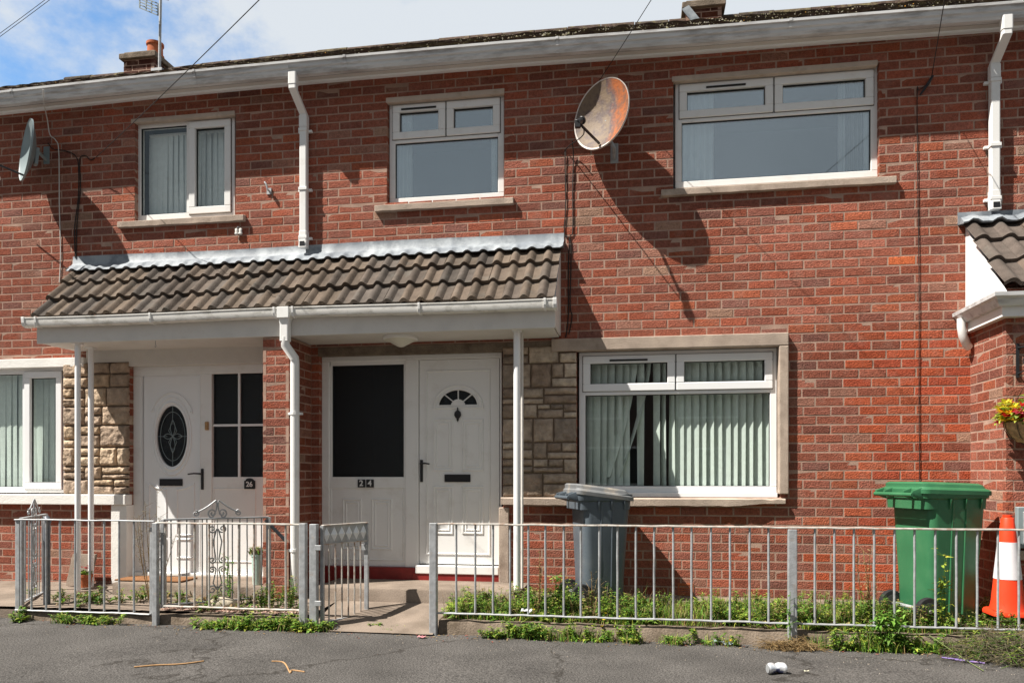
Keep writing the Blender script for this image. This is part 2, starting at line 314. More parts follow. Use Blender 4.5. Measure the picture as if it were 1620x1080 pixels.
# ------------------------------------------------------------------ brickwork
BL, BH = .2286, .0794          # brick pitch, course gauge
ZROW = Z(1330, 795.2) - BH / 2  # bottom of a known course
XROW = X(1313)                  # a perpend in that course
def brick_col(bright=0):
    r = R.random(); j = R.uniform(.84, 1.16)
    if R.random() < bright: c = R.choice([(.36, .078, .036), (.39, .088, .040), (.33, .070, .036), (.385, .098, .048)])
    elif r < .44: c = (.262, .085, .054)
    elif r < .64: c = (.285, .080, .046)
    elif r < .77: c = (.225, .080, .056)
    elif r < .86: c = (.30, .102, .068)
    elif r < .90: c = (.20, .085, .065)
    elif r < .95: c = (.32, .092, .048)
    elif r < .99: c = (.28, .13, .092)
    else: c = (.31, .18, .125)
    return tuple(x * j for x in c)
def brick_panel(mb, O, U, NV, u0, u1, z0, z1, openings=(), back=.11, bright=None, phase=0, edge=(True, True), coldark=1):
    """O origin, U unit along the wall, NV outward normal; u, z measured along the wall and in world height"""
    O = Vector(O); U = Vector(U); NV = Vector(NV)
    def pt(u, dn, z): q = O + U * u + NV * dn; return (q.x, q.y, z)
    us = sorted(set([u0, u1] + [o[0] for o in openings if u0 < o[0] < u1] + [o[1] for o in openings if u0 < o[1] < u1]))
    # mortar body, 7 mm behind the faces
    for a, b in zip(us, us[1:]):
        mid = (a + b) / 2; blocks = sorted([(o[2], o[3]) for o in openings if o[0] < mid < o[1]])
        cur = z0; segs = []
        for p, q in blocks:
            if p > cur: segs.append((cur, min(p, z1)))
            cur = max(cur, q)
        if cur < z1: segs.append((cur, z1))
        for p, q in segs:
            zz = [p]
            vs_ = [pt(a, -.002, p), pt(b, -.002, p), pt(b, -back, p), pt(a, -back, p), pt(a, -.002, q), pt(b, -.002, q), pt(b, -back, q), pt(a, -back, q)]
            mb.add(vs_, [(0, 3, 2, 1), (4, 5, 6, 7), (0, 1, 5, 4), (1, 2, 6, 5), (2, 3, 7, 6), (3, 0, 4, 7)], 1)
    k0 = math.floor((z0 - ZROW) / BH) ; k1 = math.ceil((z1 - ZROW) / BH)
    for k in range(k0, k1):
        zb = ZROW + k * BH; zt = zb + BH
        lo, hi = max(zb, z0), min(zt, z1)
        if hi - lo < .02: continue
        zm = (lo + hi) / 2
        cuts = [(max(o[0], u0), min(o[1], u1)) for o in openings if o[2] < zm < o[3] and o[1] > u0 and o[0] < u1]
        cuts.sort(); spans = []; cur = u0
        for a, b in cuts:
            if a > cur: spans.append((cur, a, cur != u0, True))
            cur = max(cur, b)
        if cur < u1: spans.append((cur, u1, cur != u0, False))
        off = phase + (0 if k % 2 == 0 else BL / 2) + R.uniform(-.008, .008)
        for (a, b, ea, eb) in spans:
            i = math.floor((a - off) / BL); js = [a]
            while True:
                i += 1; x = off + i * BL + R.uniform(-.004, .004)
                if x >= b - .045: break
                if x > a + .045: js.append(x)
            js.append(b)
            for n_, (p, q) in enumerate(zip(js, js[1:])):
                first = n_ == 0; last = n_ == len(js) - 2
                g = .0062
                pa = p + (g if not (first) else (.0 if (ea or edge[0]) else g)); qb = q - (g if not last else (.0 if (eb or edge[1]) else g))
                if pa == p: pa = p - .001
                if qb == q: qb = q + .001
                bl = lo + g; bh_ = hi - g
                deep = back * .97 if ((first and (ea or edge[0])) or (last and (eb or edge[1]))) else .02
                br = bright(p + (q - p) / 2, zm) if bright else 0
                c = tuple(x * coldark for x in brick_col(br))
                big = 1 + .30 * noise.noise(Vector((O.x * .3 + (p + q) * .45, zm * .9, 3))) + .16 * noise.noise(Vector(((p + q) * 1.6, zm * 3.2, 8)))
                c = tuple(x * big for x in c)
                if abs((p + q) / 2 - X(1420)) < .11 and abs(zm - Z(1420, 411)) < BH * .5 and O.x == 0 and U.x == 1: c = (.52, .13, .05)
                dn = R.uniform(-.0010, .0010); j = lambda: R.uniform(-.0022, .0022); e = .0028
                vs_ = [pt(pa, -deep, bl), pt(qb, -deep, bl), pt(qb, -deep, bh_), pt(pa, -deep, bh_),
                       pt(pa + j(), dn - .002, bl + j()), pt(qb + j(), dn - .002, bl + j()), pt(qb + j(), dn - .002, bh_ + j()), pt(pa + j(), dn - .002, bh_ + j()),
                       pt(pa + e, dn, bl + e), pt(qb - e, dn, bl + e), pt(qb - e, dn + j(), bh_ - e), pt(pa + e, dn + j(), bh_ - e)]
                mb.add(vs_, [(0, 1, 5, 4), (1, 2, 6, 5), (2, 3, 7, 6), (3, 0, 4, 7), (4, 5, 9, 8), (5, 6, 10, 9), (6, 7, 11, 10), (7, 4, 8, 11), (8, 9, 10, 11)], 0, c)
PH = XROW % BL

# ------------------------------------------------------------------ tiles
def tiles(mb, x0, x1, d0, z0, d1, z1, courses, pitch=.15, h=.028, thick=.022, colf=None, zf=None, samples=10, jit=.003, lap=.03):
    """lean-to of interlocking tiles: lower edge (d0, z0), upper edge (d1, z1)"""
    L = math.hypot(d0 - d1, z1 - z0); sx = (d0 - d1) / L; sz = (z1 - z0) / L     # up-slope direction (towards wall, up)
    nx, nz_ = sz, sx                                                             # normal: outward(d) and up
    g = L / courses; npx = max(1, round((x1 - x0) / pitch)); p = (x1 - x0) / npx
    zf = zf or (lambda x: 0)
    for k in range(courses):
        for t in range(npx):
            c = colf(k, t) if colf else (.16, .12, .09)
            j0 = R.uniform(-jit, jit); j1 = R.uniform(-jit, jit); js = R.uniform(-.004, .004)
            rows = []
            for (sv, off) in ((k * g + js, thick), ((k + .5) * g, thick * .55), ((k + 1) * g + lap, .001)):
                row = []
                for i in range(samples + 1):
                    tt = i / samples; xx = x0 + (t + tt) * p
                    hh = h * max(0, math.sin(2 * math.pi * (tt - .04))) ** .75 - .004 * max(0, -math.sin(2 * math.pi * tt))
                    o = off + hh + j0
                    row.append((xx, -(d0 - sx * sv + nx * o), z0 + sz * sv + nz_ * o + zf(xx)))
                rows.append(row)
            # lower lip
            lip = []
            for i in range(samples + 1):
                x_, y_, z_ = rows[0][i]; lip.append((x_, y_ + nx * thick * .95, z_ - nz_ * thick * .95))
            rows = [lip] + rows
            b = len(mb.v)
            for r_ in rows:
                for q in r_: mb.v.append(q); mb.c.append(c)
            n_ = samples + 1
            for a in range(3):
                for i in range(samples):
                    mb.f.append([b + a * n_ + i, b + a * n_ + i + 1, b + (a + 1) * n_ + i + 1, b + (a + 1) * n_ + i]); mb.m.append(0)

# ------------------------------------------------------------------ general shapes
def rrect(w_, d_, r, n=5):
    pts = []
    for (cx, cy, a0) in ((w_ / 2 - r, d_ / 2 - r, 0), (-w_ / 2 + r, d_ / 2 - r, 90), (-w_ / 2 + r, -d_ / 2 + r, 180), (w_ / 2 - r, -d_ / 2 + r, 270)):
        for i in range(n + 1):
            a = math.radians(a0 + 90 * i / n); pts.append((cx + r * math.cos(a), cy + r * math.sin(a)))
    return pts
def disc_ring(c, ax, u, v, r1, r2, n=32): return [c + u * math.cos(2 * math.pi * i / n) * r1 + v * math.sin(2 * math.pi * i / n) * r2 for i in range(n)]
def frame_ring(mb, x0, x1, z0, z1, w_, yf, yb, mat=0):
    """rectangular frame, mitre-free: uprights between head and foot"""
    mb.box(x0, x1, yf, yb, z1 - w_, z1, mat); mb.box(x0, x1, yf, yb, z0, z0 + w_, mat)
    mb.box(x0, x0 + w_, yf, yb, z0 + w_, z1 - w_, mat); mb.box(x1 - w_, x1, yf, yb, z0 + w_, z1 - w_, mat)
def moulding(mb, pts, y, w_=.012, h=.007, mat=0):
    """raised bead along a closed outline in a plane facing -Y"""
    n = len(pts); cx = sum(p[0] for p in pts) / n; cz = sum(p[1] for p in pts) / n
    rings = []
    for (o, hh) in ((-w_, 0), (-w_ * .4, h), (w_ * .4, h), (w_, 0)):
        ring = []
        for i, (x, z) in enumerate(pts):
            px_, pz_ = pts[i - 1]; nx_, nz_ = pts[(i + 1) % n]
            d1 = Vector((x - px_, z - pz_)).normalized(); d2 = Vector((nx_ - x, nz_ - z)).normalized()
            n1 = Vector((d1.y, -d1.x)); n2 = Vector((d2.y, -d2.x)); nn = (n1 + n2); L = nn.length
            nn = nn / L; k = 1 / max(.3, nn.dot(n1))
            ring.append((x + nn.x * o * k, y - hh, z + nn.y * o * k))
        rings.append(ring)
    b = len(mb.v)
    for r_ in rings:
        for q in r_: mb.v.append(q); mb.c.append((1, 1, 1))
    for a in range(3):
        for i in range(n):
            mb.f.append([b + a * n + i, b + a * n + (i + 1) % n, b + (a + 1) * n + (i + 1) % n, b + (a + 1) * n + i]); mb.m.append(mat)
def rect_pts(x0, x1, z0, z1): return [(x0, z0), (x1, z0), (x1, z1), (x0, z1)]

# ================================================================== GROUND
def struct(o): o['kind'] = 'structure'; return o
FD = 1.20                                   # distance of the railings from the house front
WH, WD = X(478), X(1572)                    # party lines between the houses
XL, XR = -8.6, 4.9
mb = MB(); mb.quad((-300, -300, -.012), (300, -300, -.012), (300, 300, -.012), (-300, 300, -.012)); struct(mb.build('ground', M['ground']))
mb = MB()
nx_, ny_ = 120, 60
def gz(x, y): return .010 * noise.noise(Vector((x * .7, y * .7, 0))) + .003 * noise.noise(Vector((x * 3, y * 3, 5)))
for i in range(nx_):
    for j in range(ny_):
        xa, xb = -12 + 20 * i / nx_, -12 + 20 * (i + 1) / nx_; ya, yb = -7 + 6.2 * j / ny_, -7 + 6.2 * (j + 1) / ny_
        mb.quad((xa, ya, gz(xa, ya)), (xb, ya, gz(xb, ya)), (xb, yb, gz(xb, yb)), (xa, yb, gz(xa, yb)))
o = struct(mb.build('pavement', M['asphalt'], smooth=True))
GX0, GX1 = X(689, FD) , X(483, FD)
def garden_z(d): return .085 + (.155 - .085) * max(0, min(1, (1.15 - d) / 1.15))
def slab(name, x0, x1, d0, d1, z0, z1, mat, n=30, amp=.01):
    mb = MB()
    for i in range(n):
        for j in range(12):
            f = lambda a, b, t: a + (b - a) * t
            xa, xb = f(x0, x1, i / n), f(x0, x1, (i + 1) / n); da, db = f(d0, d1, j / 12), f(d0, d1, (j + 1) / 12)
            zz = lambda x, d: f(z0, z1, (d - d0) / (d1 - d0)) + amp * noise.noise(Vector((x * 4, d * 4, 3)))
            mb.quad((xa, -da, zz(xa, da)), (xb, -da, zz(xb, da)), (xb, -db, zz(xb, db)), (xa, -db, zz(xa, db)))
    mb.box(x0, x1, -d0 + .0, -d1, -.2, min(z0, z1) - .03)
    return struct(mb.build(name, mat, smooth=True))
slab('garden_soil', GX0, XR, 1.12, 0.24, .082, .140, M['soil'], 60, .03)
slab('garden_soil', GX0 + .0, XR, .24, -.1, .150, .160, M['path'], 40, .006)
slab('path', GX1 + .01, GX0 - .003, 1.28, .5, .012, .135, M['path'], 12, .006)
slab('front_yard_paving', XL, GX1, 1.12, -.1, .10, .150, M['path'], 50, .01)
# kerbs under the railings
def kerb(x0, x1, d0, d1, z1):
    n = max(2, int((x1 - x0) / .12)); rings = []
    for i in range(n + 1):
        x = x0 + (x1 - x0) * i / n; a = R.uniform(-.006, .006); b = R.uniform(-.007, .007); dd = .012
        rings.append([(x, -d0 + 0, -.1), (x, -d0 - a, z1 - dd + b), (x, -(d0 - dd) - a, z1 + b), (x, -(d1 + dd), z1 + b), (x, -d1, z1 - dd), (x, -d1, -.1)])
    mb = MB(); mb.loft(rings); return struct(mb.build('kerb', M['concrete_edge'], smooth=True, sharp=50))
kerb(X(25, FD), X(243, FD), 1.20, 1.09, .075)
kerb(X(243, FD) + .004, X(478, FD), 1.19, 1.09, .085)
kerb(X(694, FD), XR, 1.20, 1.09, .105)

# ================================================================== HOUSES
h26 = thing('terraced_house', 'left red brick terraced house, number 26, with oval-glass white front door', 'house', (WH - 1.5, 0, .1))
h24 = thing('terraced_house', 'middle red brick terraced house, number 24, with half-moon fanlight in its white door', 'house', ((WH + WD) / 2, 0, .1))
h22 = thing('terraced_house', 'right-hand red brick terraced house with projecting tiled front porch', 'house', (WD + 1, 0, .1))
ZS = 3.75 + ZE                     # soffit level
WT = ZS + .15
def opn(pl, pr, pm, pt, pb): return (X(pl), X(pr), Z(pm, pb), Z(pm, pt))
O_U1 = opn(213, 373, 290, 188, 347)
O_L1 = (X(-160), X(103), Z(60, 782), Z(60, 578))
O_D26 = (X(205), X(463), .15, Z(300, 572))
O_U2 = opn(612, 798, 705, 152, 320)
O_U3 = opn(1065, 1391, 1228, 112, 291)
O_L2 = opn(912, 1235, 1070, 545, 786)
O_D24 = (X(505), X(796), .15, Z(650, 557))
mb = MB(); brick_panel(mb, (0, 0, 0), (1, 0, 0), (0, -1, 0), XL, WH, .12, WT, [O_U1, O_L1, O_D26], phase=PH, edge=(False, False)); mb.build('wall', [M['brick'], M['mortar']], h26)
def bright24(x, z):
    a = X(1352); b = Z(1440, 527)
    if x > a - .0 and z < b: return .80
    if x > X(1290) and z < Z(1300, 830): return .45
    return 0
mb = MB(); brick_panel(mb, (0, 0, 0), (1, 0, 0), (0, -1, 0), WH, WD, .12, WT, [O_U2, O_U3, O_L2, O_D24], bright=bright24, phase=PH, edge=(False, False)); mb.build('wall', [M['brick'], M['mortar']], h24)
mb = MB(); brick_panel(mb, (0, 0, 0), (1, 0, 0), (0, -1, 0), WD, XR, .12, WT, [], phase=PH, edge=(False, False)); mb.build('wall', [M['brick'], M['mortar']], h22)

# eaves and roof
gpts = [(X(-40), -.03), (X(0), -.015), (X(270), .02), (X(540), .030), (X(810), .025), (X(1080), 0), (X(1350), -.012), (X(1620), -.03), (5, -.03)]
def zg(x):
    for (a, za), (b, zb) in zip(gpts, gpts[1:]):
        if x <= b: return za + (zb - za) * max(0, min(1, (x - a) / (b - a)))
    return gpts[-1][1]
def extr(mb, prof, x0, x1, n, zf, closed=True, mat=0):
    rings = []
    for i in range(n + 1):
        x = x0 + (x1 - x0) * i / n; rings.append([(x, -d, z + zf(x)) for d, z in prof])
    mb.loft(rings, mat, cap0=closed, cap1=closed)
GT = 3.800 + ZE
def eaves(h, x0, x1):
    n = max(3, int((x1 - x0) / .5))
    # soffit board and fascia
    mb = MB(); extr(mb, [(-.05, ZS + .001), (.195, ZS + .001), (.195, ZS + .02), (-.05, ZS + .02)], x0, x1, n, zg); mb.build('soffit', M['paint'], h)
    mb = MB(); extr(mb, [(.001, ZS - .020), (.034, ZS - .016), (.040, ZS - .0), (.001, ZS - .0)], x0, x1, n, zg); mb.build('wall_batten', M['upvc_clean'], h)
    mb = MB(); extr(mb, [(.105, ZS - .004), (.150, ZS - .004), (.150, ZS + .0005), (.105, ZS + .0005)], x0, x1, n, zg); mb.build('soffit_shade_strip', M['gasket'], h)  # black strip painting in the shadow gap behind the gutter, no real vent
    mb = MB(); extr(mb, [(.196, ZS - .012), (.214, ZS - .012), (.214, GT + .01), (.196, GT + .01)], x0, x1, n, zg); mb.build('fascia', M['gutter'], h)
    # ogee gutter: hollow section
    prof = [(.216, GT - .112), (.272, GT - .112), (.278, GT - .096), (.284, GT - .090), (.286, GT - .066), (.302, GT - .056), (.304, GT - .020), (.320, GT - .018), (.322, GT + .002), (.310, GT + .002), (.303, GT - .008), (.298, GT - .05), (.278, GT - .07), (.270, GT - .10), (.216, GT - .10)]
    mb = MB(); extr(mb, prof, x0, x1, n, zg)
    g = mb.build('gutter', M['gutter'], h, smooth=True, sharp=35)
    mb = MB()
    for i in range(int((x1 - x0) / 1.9) + 1):
        x = x0 + .55 + i * 1.95
        if x < x1 - .1:
            pr = [(d + .004, z - (.003 if z < GT - .02 else -.003)) for d, z in prof[:9]] + [(d - .001, z) for d, z in reversed(prof[:9])]
            mb = MB(); extr(mb, pr, x - .012, x + .012, 1, zg); mb.build('gutter_clip', M['gutter'], g)
    # roof
    RP = math.tan(math.radians(30.5)); DB = 3.55
    mb = MB()
    def oc(k, t):
        c = R.choice([(.075, .052, .043), (.085, .058, .046), (.062, .048, .04), (.09, .07, .045)]); j = R.uniform(.8, 1.2); return tuple(v * j for v in c)
    tiles(mb, x0, x1, .275, GT + .002, -DB, GT + .002 + (.275 + DB) * RP, 15, .33, .010, .020, oc, zg, 8, .004)
    xr = [x0, x1]; zr = GT + (.275 + DB) * RP
    # back slope and ridge
    mb.quad((x0, DB, zr), (x1, DB, zr), (x1, DB * 2 + .3, GT), (x0, DB * 2 + .3, GT), 0, (.11, .08, .06))
    rr = []
    for i in range(int((x1 - x0) / .45) + 1):
        a = x0 + i * .45; b = min(x1, a + .44)
        if b - a < .05: continue
        jz = R.uniform(-.008, .012)
        rings = [[(xx, DB + .11 * math.cos(q), zr - .05 + jz * .6 + zg(xx) + .085 * math.sin(q)) for q in [math.pi * k / 8 for k in range(9)]] for xx in (a, b)]
        mb.loft(rings, 0, oc(0, 0))
    rf = mb.build('roof', M['oldtile'], h, smooth=True, sharp=35)
    mb = MB(); n_ = int((x1 - x0) * 330)
    for _ in range(n_):
        x = R.uniform(x0 + .02, x1 - .02); q = R.random() ** .8; d = .27 - q * (.27 + DB); 
        if noise.noise(Vector((x * 1.3, d * 1.3, 3))) + .5 * noise.noise(Vector((x * 6, d * 4, 3))) < -.08 and q < .93: continue
        z = GT + .024 + (.275 - d) * RP + zg(x); r = R.uniform(.006, .019)
        c = R.choice([(.13, .12, .06), (.17, .15, .09), (.09, .08, .045), (.15, .13, .10), (.12, .095, .06), (.22, .20, .16)]) if R.random() > .03 else (.42, .20, .03)
        b = len(mb.v)
        ring = [(x + r * R.uniform(.7, 1.3) * math.cos(k * 1.047), -d + r * R.uniform(.7, 1.3) * math.sin(k * 1.047), z - .012 + r * math.sin(k * 1.047) * RP) for k in range(6)]
        mb.add(ring + [(x, -d, z + r * R.uniform(.2, .6))], [(k, (k + 1) % 6, 6) for k in range(6)], 0, c)
    tag(mb.build('moss', M['pebble'], rf), kind='stuff')
    return rf
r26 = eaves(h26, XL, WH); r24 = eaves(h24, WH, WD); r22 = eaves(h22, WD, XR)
# party and back walls so that the houses are closed bodies
for h, a, b in ((h26, XL, WH), (h24, WH, WD), (h22, WD, XR)):
    mb = MB(); mb.box(a + .01, b - .01, 7.0, 7.2, .1, WT - .1); mb.box(a + .01, a + .05, .13, 7, .1, WT - .1); mb.box(b - .05, b - .01, .13, 7, .1, WT - .1)
    mb.box(a + .06, b - .06, .13, 6.9, ZS + .03, ZS + .06)
    mb.build('back_wall', M['mortar'], h)

# chimneys
def chimney(roof, pxl, pxr, pyt, body_top, dd, pot):
    d = -3.55 - dd
    x0, x1 = X(pxl, d), X(pxr, d); zt = Z((pxl + pxr) / 2, pyt, d); w_ = x1 - x0
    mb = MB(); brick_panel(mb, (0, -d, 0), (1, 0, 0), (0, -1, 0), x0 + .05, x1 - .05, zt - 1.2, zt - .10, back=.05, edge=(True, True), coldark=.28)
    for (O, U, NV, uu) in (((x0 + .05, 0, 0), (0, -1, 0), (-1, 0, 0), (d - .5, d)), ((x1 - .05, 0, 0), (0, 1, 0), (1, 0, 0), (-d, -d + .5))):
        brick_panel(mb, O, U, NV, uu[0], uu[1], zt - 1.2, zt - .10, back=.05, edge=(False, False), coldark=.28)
    mb.box(x0 + .11, x1 - .11, -d + .06, -d + .5, zt - 1.2, zt - .11, 1)
    ch = mb.build('chimney', [M['brick'], M['mortar']], roof)
    mb = MB(); mb.box(x0, x1, -d - .05, -d + .56, zt - .10, zt - .02); mb.box(x0 + .05, x1 - .05, -d, -d + .5, zt - .02, zt + .02); 
    # stepped stone courses above when cropped
    if pot:
        xc = X(pot[0], d); pr = .115
        mb2 = MB(); c = Vector((xc, -d + .22, 0))
        prof = [(.13, zt - .01), (.13, zt + .05), (.112, zt + .06), (.108, zt + .19), (.125, zt + .20), (.125, zt + .235), (.09, zt + .235), (.085, zt + .05)]
        mb2.loft([[(xc + r * math.cos(2 * math.pi * i / 20), -d + .22 + r * math.sin(2 * math.pi * i / 20), z) for i in range(20)] for r, z in prof])
        mb2.build('chimney_pot', M['terracotta'], roof, smooth=True)
    mb.build('chimney_cap', M['concrete_edge'], roof, bevel=.008)
chimney(r26, 191, 249, 83, 0, -.15, (231,))
chimney(r24, 1079, 1148, 1, 0, -.15, None)
mb = MB(); a = P(1084, 12, -3.3); b = P(1101, 33, -3.3); mb.bar(a, b, .12, .01, (0, -1, .6)); mb.build('chimney_flashing', M['lead'], r24)

# ------------------------------------------------------------------ windows
FR = .058
def window(h, pl, pr, pm, pt, pb, cells, rec=.055, label=None, gl='glass', mat='upvc', sashw=.046):
    """cells: (x fraction 0-1 by pixel, as px; z fractions from the top), opener flag"""
    dd = -rec
    x0, x1, z0, z1 = X(pl, dd), X(pr, dd), Z(pm, pb, dd), Z(pm, pt, dd)
    fr = MB(); frame_ring(fr, x0, x1, z0, z1, FR, rec, rec + .065)
    f = None; H = z1 - z0; parts = []
    zs = sorted(set(c[2] for c in cells) | set(c[3] for c in cells)); 
    for c in cells:
        a = x0 + FR if c[0] is None else X(c[0], dd); b = x1 - FR if c[1] is None else X(c[1], dd)
        tz = z1 - FR if c[2] == 0 else z1 - H * c[2] ; bz = z0 + FR if c[3] == 1 else z1 - H * c[3]
        if c[0] is not None: a += .028
        if c[1] is not None: b -= .028
        if c[2] != 0: tz -= .028
        if c[3] != 1: bz += .028
        parts.append((a, b, bz, tz, c[4], c[0], c[1], c[2], c[3]))
    done = set()
    for (a, b, bz, tz, op, ca, cb, ct, cbm) in parts:
        if cb is not None and ('v', cb, ct) not in done:
            done.add(('v', cb, ct)); fr.box(b, b + .056, rec, rec + .065, bz, tz)
        if cbm != 1 and ('h', cbm) not in done:
            done.add(('h', cbm)); zz = z1 - H * cbm; fr.box(x0 + FR, x1 - FR, rec, rec + .0645, zz - .028, zz + .028)
    root = fr.build('window', M[mat], h, bevel=.004)
    if label: root['label'] = label
    for (a, b, bz, tz, op, *_) in parts:
        if op:
            e = .022; s_ = MB(); frame_ring(s_, a - e, b + e, bz - e, tz + e, sashw + e, rec - .017, rec + .04)
            s_.build('sash', M[mat], root, bevel=.005)
            g_ = MB(); frame_ring(g_, a - e - .004, b + e + .004, bz - e - .004, tz + e + .004, .01, rec - .004, rec + .006); g_.build('gasket', M['gasket'], root)
            a += sashw; b -= sashw; bz += sashw; tz -= sashw
            if op == 2:
                v_ = MB(); xm = (a + b) / 2; v_.box(xm - .17, xm + .17, rec - .024, rec - .016, tz + sashw * .35, tz + sashw * .35 + .016); v_.build('trickle_vent', M['gasket'], root)
        g_ = MB(); frame_ring(g_, a - .002, b + .002, bz - .002, tz + .002, .008, rec + .012, rec + .03); g_.build('gasket', M['gasket'], root)
        p_ = MB(); p_.box(a - .004, b + .004, rec + .022, rec + .030, bz - .004, tz + .004); p_.build('pane', M[gl], root)
    return root, (x0, x1, z0, z1)
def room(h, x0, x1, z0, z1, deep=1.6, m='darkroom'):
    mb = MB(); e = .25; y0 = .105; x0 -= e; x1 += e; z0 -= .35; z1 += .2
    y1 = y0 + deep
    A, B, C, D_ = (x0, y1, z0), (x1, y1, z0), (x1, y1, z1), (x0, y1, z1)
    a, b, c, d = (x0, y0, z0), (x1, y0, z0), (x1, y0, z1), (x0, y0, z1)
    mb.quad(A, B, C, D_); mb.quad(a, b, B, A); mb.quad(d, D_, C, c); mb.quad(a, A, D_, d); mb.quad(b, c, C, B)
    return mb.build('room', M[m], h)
def sill(h, win_, pl, pr, pm, py, hh=.07, out_=.045, mat='concrete'):
    zt = Z(pm, py, 0); mb = MB()
    x0, x1 = X(pl, out_), X(pr, out_)
    n = 16; rings = []
    for i in range(n + 1):
        x = x0 + (x1 - x0) * i / n; j = R.uniform(-.002, .002)
        rings.append([(x, -out_ - j, zt - hh + j), (x, -out_ - j, zt - .012), (x, .058, zt + .008), (x, .058, zt - hh)])
    mb.loft(rings); mb.build('sill', M[mat], win_, bevel=.004)

wu1, b1 = window(h26, 214.5, 371.5, 290, 189, 346, [(None, 299, 0, 1, 0), (299, None, 0, 1, 1)], label='two-light upstairs window')
sill(h26, wu1, 185, 385, 290, 345.5)
mb = MB(); mb.box(X(208), X(372), -.012, .05, Z(290, 189), Z(290, 182.5)); mb.build('lintel', M['lintelpaint'], wu1, bevel=.003)
wl1, b4 = window(h26, -160, 104, 60, 582, 779, [(None, -60, 0, 1, 0), (-60, 39, 0, 1, 0), (39, None, 0, 1, 1)], rec=.03, mat='upvc_clean')
mb = MB(); mb.box(XL, X(137), -.045, .03, Z(60, 582), Z(60, 568)); mb.build('lintel', M['whitewall'], wl1, bevel=.003)
mb = MB(); mb.box(XL, X(198, .08), -.08, .03, Z(60, 797), Z(60, 781)); mb.build('sill', M['whitewall'], wl1, bevel=.006)
wu2, b2 = window(h24, 616, 797.5, 706, 156, 319, [(None, 706, 0, .375, 2), (706, None, 0, .375, 1), (None, None, .375, 1, 0)], gl='glass_up')
sill(h24, wu2, 592, 812, 705, 319)
mb = MB(); mb.box(X(611), X(798), -.010, .05, Z(705, 156), Z(705, 148)); mb.build('lintel', M['lintelpaint'], wu2, bevel=.003)
wu3, b3 = window(h24, 1068, 1389, 1228, 117, 289, [(None, 1224, 0, .36, 2), (1224, None, 0, .36, 1), (None, None, .36, 1, 0)], gl='glass_up')
sill(h24, wu3, 1046, 1419, 1228, 290)
mb = MB(); mb.box(X(1063), X(1388), -.014, .05, Z(1228, 117), Z(1228, 109)); mb.build('lintel', M['lintelpaint'], wu3, bevel=.003)
wl2, b5 = window(h24, 916, 1229, 1070, 554, 779, [(None, 1069, 0, .285, 2), (1069, None, 0, .285, 1), (None, None, .285, 1, 0)], mat='upvc_clean')
# precast surround: head across stonework, right jamb, sill
mb = MB(); a = Z(1070, 552); b = Z(1070, 532)
xj0, xj1 = X(1233, .05), X(1248, .05)
def rough_bar(mb, pts0, pts1, prof_n=24, j=.003):
    pass
mb.box(X(873), xj1, -.05, .06, a, b); mb.box(xj0, xj1, -.0497, .06, Z(1240, 781), a - .0005)
mb.build('concrete_surround', M['concrete'], wl2, bevel=.008, segs=2)
mb = MB(); n = 40; rings = []; x0, x1 = X(792, .06), X(1243, .06)
for i in range(n + 1):
    x = x0 + (x1 - x0) * i / n; j = R.uniform(-.004, .004) * (3 if i > n * .86 else 1); k = R.uniform(-.012, .004) if i > n * .86 else 0
    zt = Z(1020, 787); hb = .068 - (.016 if i > n * .86 else 0)
    rings.append([(x, -.06 - j, zt - hb - j), (x, -.062 - j + k * -.5, zt - .010 + k), (x, -.045, zt + k * .5), (x, .058, zt + .003), (x, .058, zt - hb)])
mb.loft(rings); mb.build('sill', M['concrete'], wl2, smooth=True, sharp=30)
mb = MB(); mb.box(b5[0] - .0, b5[1], .012, .10, Z(1020, 787) + .006, b5[2] + .001); mb.build('sub_sill', M['upvc_clean'], wl2, bevel=.004)
for h, b in ((h26, b1), (h26, b4), (h24, b2), (h24, b3), (h24, b5)): room(h, *b)

